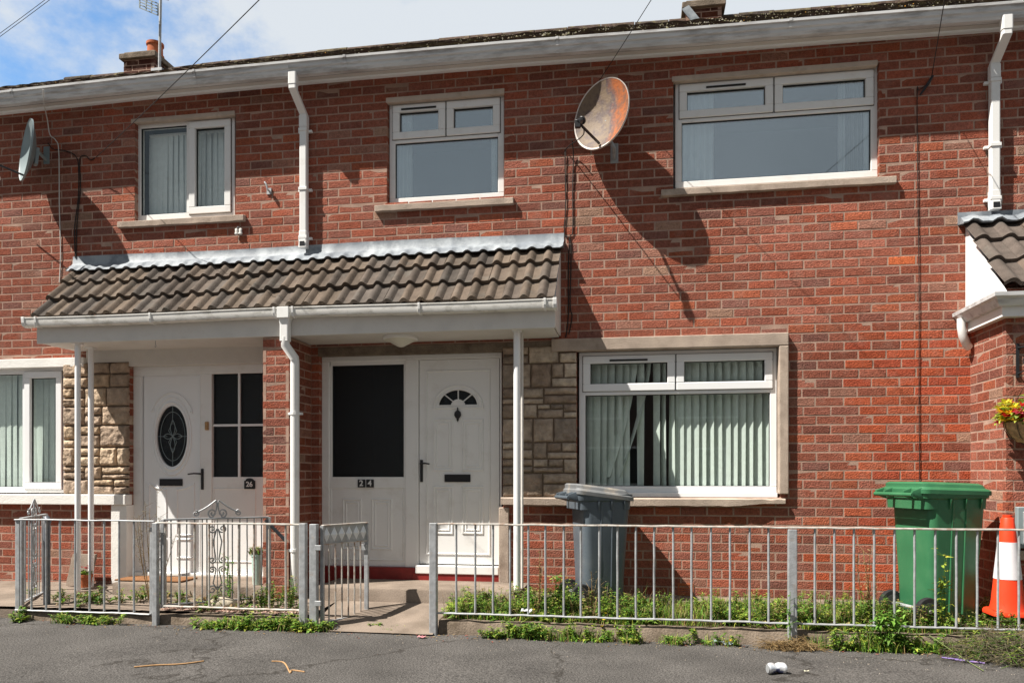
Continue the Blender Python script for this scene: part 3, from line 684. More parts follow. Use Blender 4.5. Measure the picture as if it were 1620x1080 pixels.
# ------------------------------------------------------------------ stone cladding
def stones(h, pl, pr, z0, z1, proud, ret=None, pal=((.50, .38, .27), (.44, .33, .24), (.37, .28, .21), (.55, .43, .31), (.42, .31, .21))):
    x0, x1 = X(pl), X(pr); mb = MB()
    mb.box(x0 + .004, x1 - .004, -.012, .06, z0, z1, 1)
    if ret: mb.box(x1 - .02, x1 - .001, -.012, ret, z0, z1, 1)
    def stone(a, b, c, d):
        g = .007; a += g; b -= g; c += g; d -= g
        if a < x0 + .02: a = x0
        if b > x1 - .02: b = x1
        base = R.choice(pal); j = R.uniform(.88, 1.12)
        cc = tuple(v * j for v in base)
        nx, nz = max(3, int((b - a) / .014)), max(3, int((d - c) / .014))
        p0 = R.uniform(.7, 1.1) * proud; sd_ = R.uniform(0, 100); idx = len(mb.v)
        for jz in range(nz + 1):
            for ix in range(nx + 1):
                u, v = ix / nx, jz / nz
                e = min(u, 1 - u) * (b - a); f = min(v, 1 - v) * (d - c); m_ = min(1, min(e, f) / .016) ** .5
                q = p0 * (.30 + .70 * m_) + .011 * m_ * (noise.noise(Vector((a * 3 + u * (b - a) * 14, v * (d - c) * 18, sd_))) + .6 * noise.noise(Vector((u * (b - a) * 45, v * (d - c) * 45, sd_))))
                mb.v.append((a + (b - a) * u + .004 * noise.noise(Vector((v * 5, sd_, 1))), -.012 - q, c + (d - c) * v + .004 * noise.noise(Vector((u * 5, sd_, 2))))); mb.c.append(cc)
        W = nx + 1
        for jz in range(nz):
            for ix in range(nx): mb.f.append([idx + jz * W + ix, idx + jz * W + ix + 1, idx + (jz + 1) * W + ix + 1, idx + (jz + 1) * W + ix]); mb.m.append(0)
        # sides back to the joint
        edge = [idx + i for i in range(W)] + [idx + k * W + nx for k in range(1, nz + 1)] + [idx + nz * W + i for i in range(nx - 1, -1, -1)] + [idx + k * W for k in range(nz - 1, 0, -1)]
        base_i = len(mb.v)
        for e_ in edge: q = mb.v[e_]; mb.v.append((q[0], -.005 if not (ret and b >= x1 - .001 and q[0] > x1 - .02) else ret, q[2])); mb.c.append(cc)
        n = len(edge)
        for i in range(n): mb.f.append([edge[(i + 1) % n], edge[i], base_i + i, base_i + (i + 1) % n]); mb.m.append(0)
    # two or three ragged columns of split-faced blocks
    cuts = []; w_ = x1 - x0
    z = z0
    while z < z1 - .03:
        hh = R.choice([.19, .15, .13, .22]); hh = min(hh, z1 - z)
        if z1 - (z + hh) < .06: hh = z1 - z
        x = x0
        while x < x1 - .03:
            ww = R.choice([.13, .24, .28, .19]); 
            if x1 - (x + ww) < .09: ww = x1 - x
            if R.random() < .55 and hh > .12:
                s_ = R.uniform(.35, .65); cz = z + hh * s_
                if ww > .22 and R.random() < .4:
                    stone(x, x + ww, z, cz); stone(x, x + ww * .5, cz, z + hh); stone(x + ww * .5, x + ww, cz, z + hh)
                else:
                    stone(x, x + ww, z, cz); stone(x, x + ww, cz, z + hh)
            else: stone(x, x + ww, z, z + hh)
            x += ww
        z += hh
    return mb.build('stone_cladding', [M['stone'], M['stonejoint']], h, smooth=True, sharp=60)
stones(h26, 103, 205, Z(150, 781), Z(150, 574), .035, ret=.06)
stones(h24, 796, 912, Z(850, 786), Z(850, 548), .024, pal=((.44, .35, .27), (.36, .28, .215), (.27, .215, .17), (.50, .41, .32), (.30, .225, .17)))

# head beams over the doors
mb = MB(); mb.box(X(137) + .002, X(463), -.012, .055, Z(300, 577), 1.25 + ZE + .012); mb.build('door_head_panel', M['paint'], h26, bevel=.003)
mb = MB(); mb.box(X(463) + .26, X(873) - .002, -.010, .055, Z(650, 560), Z(650, 546)); mb.build('lintel', M['concrete_edge'], h24, bevel=.004)
# white corner post and sill return left of the number 26 door; concrete jamb right of the number 24 door
mb = MB(); mb.box(X(181), X(206), -.055, .10, .15, Z(190, 798)); mb.build('white_jamb', M['whitewall'], h26, bevel=.006)
mb = MB(); mb.box(X(789, .03), X(805, .03), -.03, .10, .2, Z(797, 802)); mb.build('concrete_jamb', M['concrete'], h24, bevel=.006)

# ------------------------------------------------------------------ doors
def text_mesh(s, size, mat, at, parent, ext=.002, name='numeral'):
    cu = bpy.data.curves.new(name, 'FONT'); cu.body = s; cu.size = size; cu.extrude = ext; cu.align_x = 'CENTER'; cu.align_y = 'CENTER'; cu.offset = size * .018
    to = bpy.data.objects.new(name, cu); col.objects.link(to)
    dg = bpy.context.evaluated_depsgraph_get(); me = bpy.data.meshes.new_from_object(to.evaluated_get(dg)); bpy.data.objects.remove(to)
    me.materials.clear(); me.materials.append(mat)
    o = bpy.data.objects.new(name, me); col.objects.link(o); o.parent = parent
    L = root_loc(parent); o.location = Vector(at) - L; o.rotation_euler = (math.radians(90), 0, 0)
    return o
DD = -.06
def qx(px): return X(px, DD)
def qz(px, py): return Z(px, py, DD)
def rectp(px0, px1, py0, py1):
    pm = (px0 + px1) / 2; return qx(px0), qx(px1), qz(pm, py1), qz(pm, py0)
def raised_panel(mb, px0, px1, py0, py1, y, w=.010):
    x0, x1, z0, z1 = rectp(px0, px1, py0, py1)
    moulding(mb, rect_pts(x0, x1, z0, z1), y, w, .008); i = .030
    if x1 - x0 > .1: moulding(mb, rect_pts(x0 + i, x1 - i, z0 + i, z1 - i), y, .008, .006)
def letterbox(door, px0, px1, py0, py1, y):
    x0, x1, z0, z1 = rectp(px0, px1, py0, py1); mb = MB(); frame_ring(mb, x0, x1, z0, z1, .012, y - .012, y); mb.box(x0 + .012, x1 - .012, y - .008, y, z0 + .012, z1 - .012)
    mb.build('letterbox', M['black'], door, bevel=.002)
def handle(door, px, py0, py1, pyl, pxe, y):
    x = qx(px); z0, z1 = qz(px, py1), qz(px, py0); zl = qz(px, pyl); xe = qx(pxe); mb = MB()
    mb.box(x - .014, x + .014, y - .010, y, z0, z1); mb.tube([(x, y - .005, zl), (x, y - .045, zl)], .009)
    mb.tube([(x, y - .045, zl), ((x + xe) / 2, y - .048, zl + .003), (xe, y - .044, zl - .004)], [.009, .008, .007])
    mb.tube([(x, y - .01, z0 + .05), (x, y - .016, z0 + .05)], .007)
    mb.build('door_handle', M['black'], door, smooth=True, bevel=.003)

# number 24 door and side screen
yF = .06
x0, x1 = qx(509), qx(794); zb, zt = qz(650, 897), qz(650, 560)
fr = MB(); fw = .055
xm0, xm1 = qx(650), qx(661)
fr.box(x0, x1, yF, yF + .07, zt - fw, zt); fr.box(x0, x0 + fw + .02, yF, yF + .07, zb, zt - fw); fr.box(x1 - .018, x1, yF, yF + .07, zb - .07, zt - fw)
fr.box(qx(641), qx(662), yF, yF + .07, zb, zt - fw)
gx0, gx1, gz0, gz1 = rectp(525, 638, 577, 754)
fr.box(gx0 - .02, gx1 + .02, yF + .012, yF + .06, gz1, zt - fw + .01); fr.box(gx0 - .03, gx1 + .03, yF + .010, yF + .06, qz(580, 772), gz0)
fr.box(x0 + .05, qx(643), yF + .018, yF + .06, zb, qz(580, 772)); fr.box(gx1, qx(643), yF + .0115, yF + .06, gz0, gz1); fr.box(x0 + .05, gx0, yF + .0115, yF + .06, gz0, gz1)
screen = fr.build('door_frame', M['upvc'], h24, bevel=.004)
mb = MB(); mb.box(gx0 - .002, gx1 + .002, yF + .03, yF + .04, gz0 - .002, gz1 + .002); mb.build('pane', M['obscure'], screen)
mb = MB(); frame_ring(mb, gx0, gx1, gz0, gz1, .007, yF + .018, yF + .03); mb.build('gasket', M['gasket'], screen)
mb = MB(); raised_panel(mb, 542, 570, 790, 868, yF + .018); raised_panel(mb, 588, 618, 790, 868, yF + .018)
xx0, xx1, zz0, zz1 = rectp(523, 637, 773, 885); moulding(mb, rect_pts(xx0, xx1, zz0, zz1), yF + .018, .008, .005)
mb.build('panel_moulding', M['upvc'], screen, smooth=True, sharp=25)
lx0, lx1, lz0, lz1 = rectp(663, 789.5, 573, 892); lz1 = zt - fw - .004
mb = MB(); yL = yF + .012
# fanlight: leaf face is split round the half-moon opening
fx0, fx1, fz0, fz1 = rectp(693.5, 755, 616, 641); fc = (fx0 + fx1) / 2; frx, frz = (fx1 - fx0) / 2, fz1 - fz0
arc = [(fc + frx * math.cos(math.pi * k / 24), fz0 + frz * math.sin(math.pi * k / 24)) for k in range(25)]
mb.box(lx0, lx1, yL, yL + .045, lz0, fz0); mb.box(lx0, fx0, yL, yL + .045, fz0, lz1); mb.box(fx1, lx1, yL, yL + .045, fz0, lz1)
for (a, b) in zip(arc, arc[1:]):
    mb.quad((b[0], yL, b[1]), (a[0], yL, a[1]), (a[0], yL, lz1), (b[0], yL, lz1)); mb.quad((a[0], yL, a[1]), (b[0], yL, b[1]), (b[0], yL + .045, b[1]), (a[0], yL + .045, a[1]))
door24 = mb.build('front_door', M['upvc'], h24)
mb = MB()
moulding(mb, rect_pts(*rectp(675, 774, 586, 876)), yL, .010, .008)
for a in ((686, 715, 664, 743), (732, 763, 664, 743), (686, 715, 770, 843), (732, 763, 770, 843)): raised_panel(mb, *a, yL)
hub = .2
def fan_outline(k, dz=0): return [(fc + frx * k * math.cos(math.pi * i / 20), fz0 - dz + (frz * k + dz) * math.sin(math.pi * i / 20)) for i in range(21)]
moulding(mb, list(reversed(fan_outline(1.26, .022))), yL, .012, .010); moulding(mb, list(reversed(fan_outline(1.02, .0))), yL, .008, .006)
mb.build('panel_moulding', M['upvc'], door24, smooth=True, sharp=25)
mb = MB()
for k in (45, 90, 135):
    a = math.radians(k); mb.bar((fc + frx * .34 * math.cos(a), yL + .012, fz0 + frz * .34 * math.sin(a)), (fc + frx * math.cos(a), yL + .012, fz0 + frz * math.sin(a)), .010, .014, (0, 1, 0))
mb.loft([[(fc + frx * .36 * math.cos(math.pi * i / 12), y, fz0 + frz * .40 * math.sin(math.pi * i / 12)) for i in range(13)] for y in (yL - .004, yL + .02)])
mb.build('glazing_bar', M['upvc'], door24)
mb = MB(); mb.loft([[(p_[0], y, p_[1]) for p_ in arc] for y in (yL + .022, yL + .03)]); mb.build('pane', M['obscure'], door24)
letterbox(door24, 703, 744, 750, 762, yL); handle(door24, 666.5, 727, 762, 733, 681, yL)
# urn knocker
mb = MB(); kx = qx(724); kz = qz(724, 656)
for (r, z) in (((.0, 0), 0),): pass
pr = [(.002, .072), (.008, .060), (.005, .050), (.012, .040), (.030, .025), (.034, .0), (.024, -.022), (.010, -.036), (.013, -.044), (.006, -.056), (.002, -.066)]
mb.loft([[(kx + r * math.cos(2 * math.pi * i / 14), yL - .012 + .45 * r * math.sin(2 * math.pi * i / 14), kz + z) for i in range(14)] for r, z in reversed(pr)])
mb.tube([(kx, yL, kz + .03), (kx, yL - .03, kz + .03)], .006); mb.tube([(kx, yL, kz - .03), (kx, yL - .03, kz - .035)], .006)
mb.build('door_knocker', M['black'], door24, smooth=True)
mb = MB(); mb.box(qx(659), qx(790), -.0 + .01, yF + .05, qz(725, 907), qz(725, 894)); mb.build('threshold', M['upvc'], screen, bevel=.006)
mb = MB(); mb.box(qx(509), qx(795), .028, yF + .08, .18, zb); mb.box(qx(655), qx(795), .020, yF + .08, .18, qz(725, 906)); mb.build('red_step_riser', M['redpaint'], h24, bevel=.003)
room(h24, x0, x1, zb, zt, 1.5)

# number 26 door and side light
x0, x1 = qx(207), X(463); zt = qz(300, 577); zb = .262
fr = MB(); fr.box(x0, x1, yF, yF + .07, zt - fw - .041, zt); fr.box(x0, x1, yF - .03, yF + .07, .225, zb); fr.box(x0, qx(224), yF, yF + .07, zb, zt - fw - .041); fr.box(qx(318.5 - 2), qx(335), yF, yF + .07, zb, zt - fw - .041)
gx0, gx1, gz0, gz1 = rectp(336, 440, 589, 754)
gx1 = x1 - .04
gx0, _, gz0, gz1 = rectp(336, 416, 589, 754)
fr.box(qx(334), x1, yF + .01, yF + .06, gz1, zt - fw - .041); fr.box(qx(334), x1, yF + .012, yF + .06, zb, gz0); fr.box(gx1, x1, yF + .0105, yF + .06, gz0, gz1)
screen2 = fr.build('door_frame', M['upvc'], h26, bevel=.004)
mb = MB(); mb.box(gx0 - .002, gx1 + .002, yF + .034, yF + .042, gz0 - .002, gz1 + .002); mb.build('pane', M['obscure'], screen2)
mb = MB(); gxm = qx(377); gzm = qz(377, 672); mb.box(gxm - .011, gxm + .011, yF + .014, yF + .033, gz0, gz1); mb.box(gx0, gx1, yF + .0145, yF + .0325, gzm - .011, gzm + .011); mb.build('glazing_bar', M['upvc_clean'], screen2)
mb = MB(); a0, a1, a2, a3 = rectp(337, 403, 773, 888); moulding(mb, rect_pts(a0, a1, a2, a3), yF + .012, .008, .006); mb.build('panel_moulding', M['upvc'], screen2, smooth=True, sharp=25)
mb = MB(); c_ = rectp(325.5, 330.5, 667, 680); mb.box(c_[0], c_[1], yF - .02, yF, c_[2], c_[3]); mb.build('doorbell', M['wood'], screen2, bevel=.003)
lx0, lx1, lz0, lz1 = rectp(225.5, 316, 601, 893); lz1 = zt - fw - .045; lz0 = .262
ox, oz = qx(270.6), qz(270.6, 689.7); orx = (qx(295) - qx(246.5)) / 2; orz = (qz(270, 641.5) - qz(270, 738)) / 2
K = 48; el = lambda k, n=K: [(ox + orx * k * math.cos(2 * math.pi * i / n), oz + orz * k * math.sin(2 * math.pi * i / n)) for i in range(n)]
mb = MB(); e = el(1.0)
# leaf face with oval opening: fan each octant outwards to the rectangle
def outp(i):
    a = 2 * math.pi * i / K; cx_, sz_ = math.cos(a), math.sin(a)
    tx = ((lx1 - ox) if cx_ > 0 else (ox - lx0)) / max(1e-6, abs(cx_)); tz = orz * 1.35 / max(1e-6, abs(sz_)); t = min(tx, tz); return (ox + cx_ * t, oz + sz_ * t)
zc0, zc1 = oz - orz * 1.35, oz + orz * 1.35
cor = [(lx1, zc1), (lx0, zc1), (lx0, zc0), (lx1, zc0)]
for i in range(K):
    a, b = e[i], e[(i + 1) % K]; A, B = outp(i), outp((i + 1) % K)
    mb.quad((a[0], yL, a[1]), (A[0], yL, A[1]), (B[0], yL, B[1]), (b[0], yL, b[1])); mb.quad((a[0], yL, a[1]), (b[0], yL, b[1]), (b[0], yL + .04, b[1]), (a[0], yL + .04, a[1]))
    if abs(A[0] - B[0]) > 1e-5 and abs(A[1] - B[1]) > 1e-5:
        c2 = min(cor, key=lambda q: abs(q[0] - A[0]) + abs(q[1] - A[1]) + abs(q[0] - B[0]) + abs(q[1] - B[1]))
        mb.add([(A[0], yL, A[1]), (c2[0], yL, c2[1]), (B[0], yL, B[1])], [(0, 1, 2)])
mb.box(lx0, lx1, yL, yL + .045, lz0, zc0); mb.box(lx0, lx1, yL, yL + .045, zc1, lz1)
door26 = mb.build('front_door', M['upvc_clean'], h26)
mb = MB(); moulding(mb, list(reversed(el(1.1))), yL, .012, .012); moulding(mb, list(reversed(el(1.27))), yL, .010, .008)
ar = [(ox + orx * 1.52 * math.cos(math.radians(t)), oz + orz * (.22 + 1.2 * math.sin(math.radians(t)))) for t in range(28, 153, 6)]
arp = [(a, yL - .003, b) for a, b in ar]; s1 = ar[0]; s2 = ar[-1]
arp = [(s1[0] - .022, yL - .003, s1[1] + .012), (s1[0] - .018, yL - .003, s1[1] - .006), (s1[0] + .004, yL - .003, s1[1] - .010)] + arp + [(s2[0] - .004, yL - .003, s2[1] - .010), (s2[0] + .018, yL - .003, s2[1] - .006), (s2[0] + .022, yL - .003, s2[1] + .012)]
mb.tube(arp, .008)
for (pa, pb, sgn) in ((235, 262, 1), (279, 306, -1)):
    xa, xb, za, zb_ = rectp(pa, pb, 774, 846); n = 8; top = []
    for i in range(n + 1):
        u = i / n; v = u if sgn > 0 else 1 - u; top.append((xb + (xa - xb) * (1 - (1 - u)) if False else xa + (xb - xa) * (1 - u), zb_ + .05 * ((1 - v) if False else (v if sgn < 0 else v)) ** 2 * (1 if True else 0)))
    top = [(xa + (xb - xa) * (1 - i / n), zb_ + .055 * ((i / n) if sgn > 0 else (1 - i / n)) ** 2) for i in range(n + 1)]
    moulding(mb, [(xa, za), (xb, za)] + top, yL, .010, .008)
    xa, xb, za, zb_ = rectp(pa, pb, 853, 882); moulding(mb, rect_pts(xa, xb, za, zb_), yL, .010, .008)
moulding(mb, rect_pts(lx0 - .004, lx1 + .004, lz0, lz1 + .004), yL - .011, .006, .004)
mb.build('panel_moulding', M['upvc_clean'], door26, smooth=True, sharp=25)
mb = MB(); mb.loft([[(a, y, b) for a, b in el(1.0)] for y in (yL + .02, yL + .03)]); mb.build('pane', M['obscure'], door26)
# leaded pattern
mb = MB(); yl = yL + .017
def lead_loop(pts, r=.0028): mb.tube([(a, yl, b) for a, b in pts], r, 5, caps=False)
e2 = el(.80); lead_loop(e2 + e2[:1])
for (dx, dz) in ((1, 0), (-1, 0), (0, 1), (0, -1)):
    lead_loop([(ox + orx * .36 * dx, oz + orz * .40 * dz), (ox + orx * .98 * dx, oz + orz * .98 * dz)])
for (dx, dz) in ((1, 0), (-1, 0), (0, 1), (0, -1)):
    L_ = orx * .62 if dx else orz * .55
    pet = [(ox + dx * L_ * t - dz * .026 * math.sin(math.pi * t), oz + dz * L_ * t + dx * .026 * math.sin(math.pi * t)) for t in [k / 8 for k in range(9)]]
    pet2 = [(ox + dx * L_ * t + dz * .026 * math.sin(math.pi * t), oz + dz * L_ * t - dx * .026 * math.sin(math.pi * t)) for t in [k / 8 for k in range(9)]]
    lead_loop(pet, .0035); lead_loop(pet2, .0035)
for s1_ in (1, -1):
    for s2_ in (1, -1): lead_loop([(ox + s1_ * .02, oz + s2_ * .02), (ox + s1_ * .045, oz + s2_ * .055), (ox + s1_ * .012, oz + s2_ * .13)], .003)
mb.build('leaded_pattern', M['dishgrey'], door26)
letterbox(door26, 252, 288, 757, 768, yL); handle(door26, 320.5, 741, 774, 749, 301, yF)
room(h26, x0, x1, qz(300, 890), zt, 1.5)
# house number signs
s24 = thing('house_number_sign', 'two small black tiles reading 24 below the dark side window', 'number sign', (qx(578.5), yF, qz(578, 764)))
for (a, b, ch) in ((566, 577.6, '2'), (579.4, 591, '4')):
    c_ = rectp(a, b, 758, 770.5); mb = MB(); mb.box(c_[0], c_[1], yF - .004, yF + .011, c_[2], c_[3]); mb.build('number_tile', M['black'], s24, bevel=.002)
    text_mesh(ch, .078, M['upvc'], ((c_[0] + c_[1]) / 2, yF - .006, (c_[2] + c_[3]) / 2), s24)
s26 = thing('house_number_sign', 'arched black plaque reading 26 on the left door screen', 'number sign', (qx(394.6), yF, qz(394, 765)))
c_ = rectp(386.5, 403, 760, 773); mb = MB(); xm = (c_[0] + c_[1]) / 2; hw = (c_[1] - c_[0]) / 2
ol = [(c_[0], c_[2]), (c_[1], c_[2]), (c_[1], c_[3])] + [(xm + hw * .75 * math.cos(math.radians(t)), c_[3] + hw * .45 * math.sin(math.radians(t))) for t in range(0, 181, 20)] + [(c_[0], c_[3])]
mb.loft([[(a, y, b) for a, b in ol] for y in (yF - .003, yF + .012)]); mb.build('plaque', M['black'], s26)
text_mesh('26', .070, M['upvc'], (xm, yF - .005, (c_[2] + c_[3]) / 2 + .004), s26)

# steps
def step(h, pl, pr, d, z1):
    mb = MB(); x0, x1 = X(pl, d), X(pr, d); n = 14; rings = []
    for i in range(n + 1):
        x = x0 + (x1 - x0) * i / n; j = R.uniform(-.004, .004)
        rings.append([(x, .09, .02), (x, -d - j, .02), (x, -d - j, z1 - .015 + j), (x, -d + .012 - j, z1 + j * .4), (x, .09, z1 + .004)])
    mb.loft(rings); mb.build('doorstep', M['path'], h, smooth=True, sharp=40)
step(h24, 497, 822, .55, .243); step(h26, 178, 420, .53, .235)
# air brick
mb = MB(); c_ = (X(1072), X(1097), Z(1084, 941), Z(1084, 922)); frame_ring(mb, *c_, .012, -.006, .02)
for k in range(4): mb.box(c_[0] + .012, c_[1] - .012, -.003, .0, c_[2] + .017 + k * .022, c_[2] + .027 + k * .022)
mb.build('air_brick', M['terracotta'], h24)

# ================================================================== CANOPY over both doors
cx0, cx1 = X(120), X(888)
cn = thing('door_canopy', 'long brown tiled lean-to canopy over both white front doors', 'canopy', ((cx0 + cx1) / 2, -.3, ZE + 1.25))
CT_ = 2.10 + ZE; CB = 1.50 + ZE; SF = 1.25 + ZE
def ccol(k, t):
    c = R.choice([(.115, .088, .068), (.100, .080, .066), (.092, .077, .066), (.122, .094, .072)]); j = R.uniform(.72, 1.25); return tuple(v * j for v in c)
# each tile is two rolls wide
mb = MB(); tiles(mb, cx0, cx1, .565, CB - .022, 0.0, CT_ - .02, 3, .151, .032, .040, ccol, lambda x: .006 * math.sin(x * 1.7), 12, .0045)
mb.build('roof_tiles', M['tile'], cn, smooth=True, sharp=38)
# lead flashing, dressed over the tile rolls
mb = MB(); n = 320; rings = []
p_ = (cx1 - cx0) / round((cx1 - cx0) / .151)
for i in range(n + 1):
    x = cx0 - .03 + (cx1 - cx0 + .055) * i / n; tt = ((x - cx0) / p_) % 1
    hh = .030 * max(0, math.sin(2 * math.pi * (tt - .04))) ** .75
    w1 = .004 * noise.noise(Vector((x * 9, 0, 0))); low = .105 + .010 * noise.noise(Vector((x * 3, 5, 0))) + .012 * max(0, math.sin(2 * math.pi * (tt - .04)))
    S = math.hypot(.565, .62); sx, sz = .565 / S, .62 / S
    row = [(x, -.004, 2.215 + ZE + .006 * math.sin(x * 2)), (x, -.006 - w1, CT_ + .045), (x, -.030, CT_ + .022 + w1)]
    for q in (.35, .7, 1.0):
        dd = .01 + sx * low * q + .030 + w1; zz = CT_ - sz * low * q + .026 + hh * .9 * q ** .7
        row.append((x, -dd, zz))
    row += [(x, -(row[-1][1] * -1) + .004, row[-1][2] - .005), (x, .0, CT_ - .03), (x, .0, 2.21 + ZE)]
    rings.append(row)
mb.loft(rings); mb.build('flashing', M['lead'], cn, smooth=True, sharp=60)
# end verges under the tiles
for x, nm in ((cx0 + .004, 'verge'), (cx1 - .018, 'verge')):
    mb = MB(); mb.loft([[(xx, -.003, SF + .02), (xx, -.50, SF + .02), (xx, -.53, CB - .06), (xx, -.003, CT_ - .06)] for xx in (x, x + .014)])
    mb.build('side_board', M['paint'], cn, bevel=.002)
# fascia and soffit
mb = MB(); mb.box(cx0 + .0, cx1 + .0, -.520, -.498, SF, CB - .012); mb.build('fascia', M['paint'], cn, bevel=.003)
mb = MB(); mb.box(cx0 + .02, X(430, .5), -.497, -.002, SF + .006, SF + .018); mb.box(X(440, .5), cx1 - .02, -.497, -.002, SF + .006, SF + .018)
mb.build('soffit', M['paint'], cn)
# square-line gutter, slightly sagging
gl0, gl1 = X(37, .59), X(880, .59)
def gsag(x): t = (x - gl0) / (gl1 - gl0); return -.004 - .006 * math.sin(t * 9)
pr = [(.524, 1.405), (.565, 1.402), (.596, 1.412), (.606, 1.44), (.606, 1.478), (.612, 1.478), (.612, 1.487), (.599, 1.487), (.598, 1.45), (.585, 1.418), (.530, 1.414), (.530, 1.48), (.524, 1.48)]
pr = [(d, z + ZE) for d, z in pr]
mb = MB(); extr(mb, pr, gl0, gl1, 40, gsag); cg = mb.build('gutter', M['canopygutter'], cn, smooth=True, sharp=35)
for xx in (gl0 + .01, gl1 - .01):
    mb = MB(); q = [(.520, 1.40), (.566, 1.397), (.601, 1.408), (.612, 1.438), (.617, 1.476), (.617, 1.492), (.520, 1.492)]; extr(mb, [(d, z + ZE) for d, z in q], xx - .016, xx + .016, 1, gsag); mb.build('gutter_end_cap', M['upvc'], cg, bevel=.002)
for pxx in (57, 238, 434, 463, 663, 862):
    xx = X(pxx, .6); mb = MB(); q = [(.520, 1.399), (.566, 1.396), (.602, 1.407), (.613, 1.438), (.6185, 1.476), (.6185, 1.492), (.600, 1.492), (.60, 1.45), (.59, 1.415), (.52, 1.411)]
    extr(mb, [(d, z + ZE) for d, z in q], xx - .009, xx + .009, 1, gsag); mb.build('gutter_bracket', M['upvc'], cg)
# gutter outlet and downpipe in front of the pier
xo = X(450, .58); mb = MB()
mb.box(xo - .055, xo + .055, -.619, -.52, 1.395 + ZE, 1.493 + ZE)
mb.loft([[(xo + a * s_, -.562 + b * s_, z) for a, b in rrect(.085, .075, .012, 3)] for s_, z in ((1.15, 1.40 + ZE), (.95, 1.34 + ZE), (.95, 1.20 + ZE), (1.0, 1.195 + ZE))])
mb.build('gutter_outlet', M['upvc'], cn, bevel=.003)
zb = 1.20 + ZE; xd = X(466.5, .50) + .0
mb = MB(); mb.tube([(xo, -.562, zb + .03), (xo, -.562, zb - .04), (xd + .0, -.505, zb - .15), (xd, -.50, zb - .20), (xd, -.50, .16)], .040, 14)
mb.build('downpipe', M['upvc'], cn, smooth=True, sharp=50)
for zz in (Z(466, 654, .5), Z(466, 870, .5)):
    mb = MB(); mb.tube([(xd, -.50, zz - .012), (xd, -.50, zz + .012)], .046, 14); mb.box(xd - .065, xd + .065, -.505, -.47, zz - .010, zz + .010); mb.build('pipe_clip', M['upvc'], cn)
# posts
def post(px, d, r, z0):
    x = X(px, d); mb = MB(); mb.tube([(x, -d, z0), (x, -d, SF + .01)], r, 12); mb.box(x - .04, x + .04, -d - .04, -d + .04, SF - .004, SF + .006); return mb.build('post', M['upvc_clean'], cn, smooth=True, sharp=40)
post(818, .40, .031, .24); post(123, .44, .026, .14); post(144, .20, .026, .14)
mb = MB(); x = X(826, .33); mb.tube([(x, -.33, .24), (x, -.33, SF + .005)], .012, 8); mb.build('cable_conduit', M['paint'], cn)
# lamp under the soffit
lx, ld = X(634, .27), .27
lp = thing('porch_lamp', 'round opal glass lamp fixed under the white porch ceiling', 'lamp', (lx, -ld, SF))
def lathe(mb, cx, cy, prof, n=28, mat=0, c=(1, 1, 1), sy=1): mb.loft([[(cx + r * math.cos(2 * math.pi * i / n), cy + sy * r * math.sin(2 * math.pi * i / n), z) for i in range(n)] for r, z in prof], mat, c)
mb = MB(); lathe(mb, lx, -ld, [(.15, SF - .022), (.158, SF - .018), (.158, SF + .004)]); mb.build('lamp_base', M['upvc'], lp, smooth=True, sharp=40)
mb = MB(); lathe(mb, lx, -ld, [(.015, SF - .085), (.03, SF - .080), (.075, SF - .055), (.12, SF - .030), (.146, SF - .0225)]); mb.build('lamp_shade', M['lampglass'], lp, smooth=True, sharp=60)
mb = MB(); hx = P(246, 541, .46); mb.tube([(hx.x, hx.y, SF + .006), (hx.x, hx.y, SF - .03), (hx.x + .008, hx.y, SF - .045), (hx.x, hx.y, SF - .055), (hx.x - .008, hx.y, SF - .045)], .003, 6); mb.build('hook', M['galv'], cn)

# brick pier between the two doors
pa, pb = X(416, .495), X(457, .495)
mb = MB(); pw = pb - pa
brick_panel(mb, (pa, -.495, 0), (1, 0, 0), (0, -1, 0), 0, pw, .05, SF - .002, back=.03, phase=.11, edge=(True, True))
brick_panel(mb, (pb, -.495, 0), (0, 1, 0), (1, 0, 0), 0, .49, .05, SF - .002, back=.03, phase=.0, edge=(False, False), coldark=.9)
brick_panel(mb, (pa, -.005, 0), (0, -1, 0), (-1, 0, 0), 0, .49, .05, SF - .002, back=.03, phase=.0, edge=(False, False))
pier = tag(mb.build('brick_pier', [M['brick'], M['mortar']]), 'narrow red brick pier between the two front doors', 'pier')

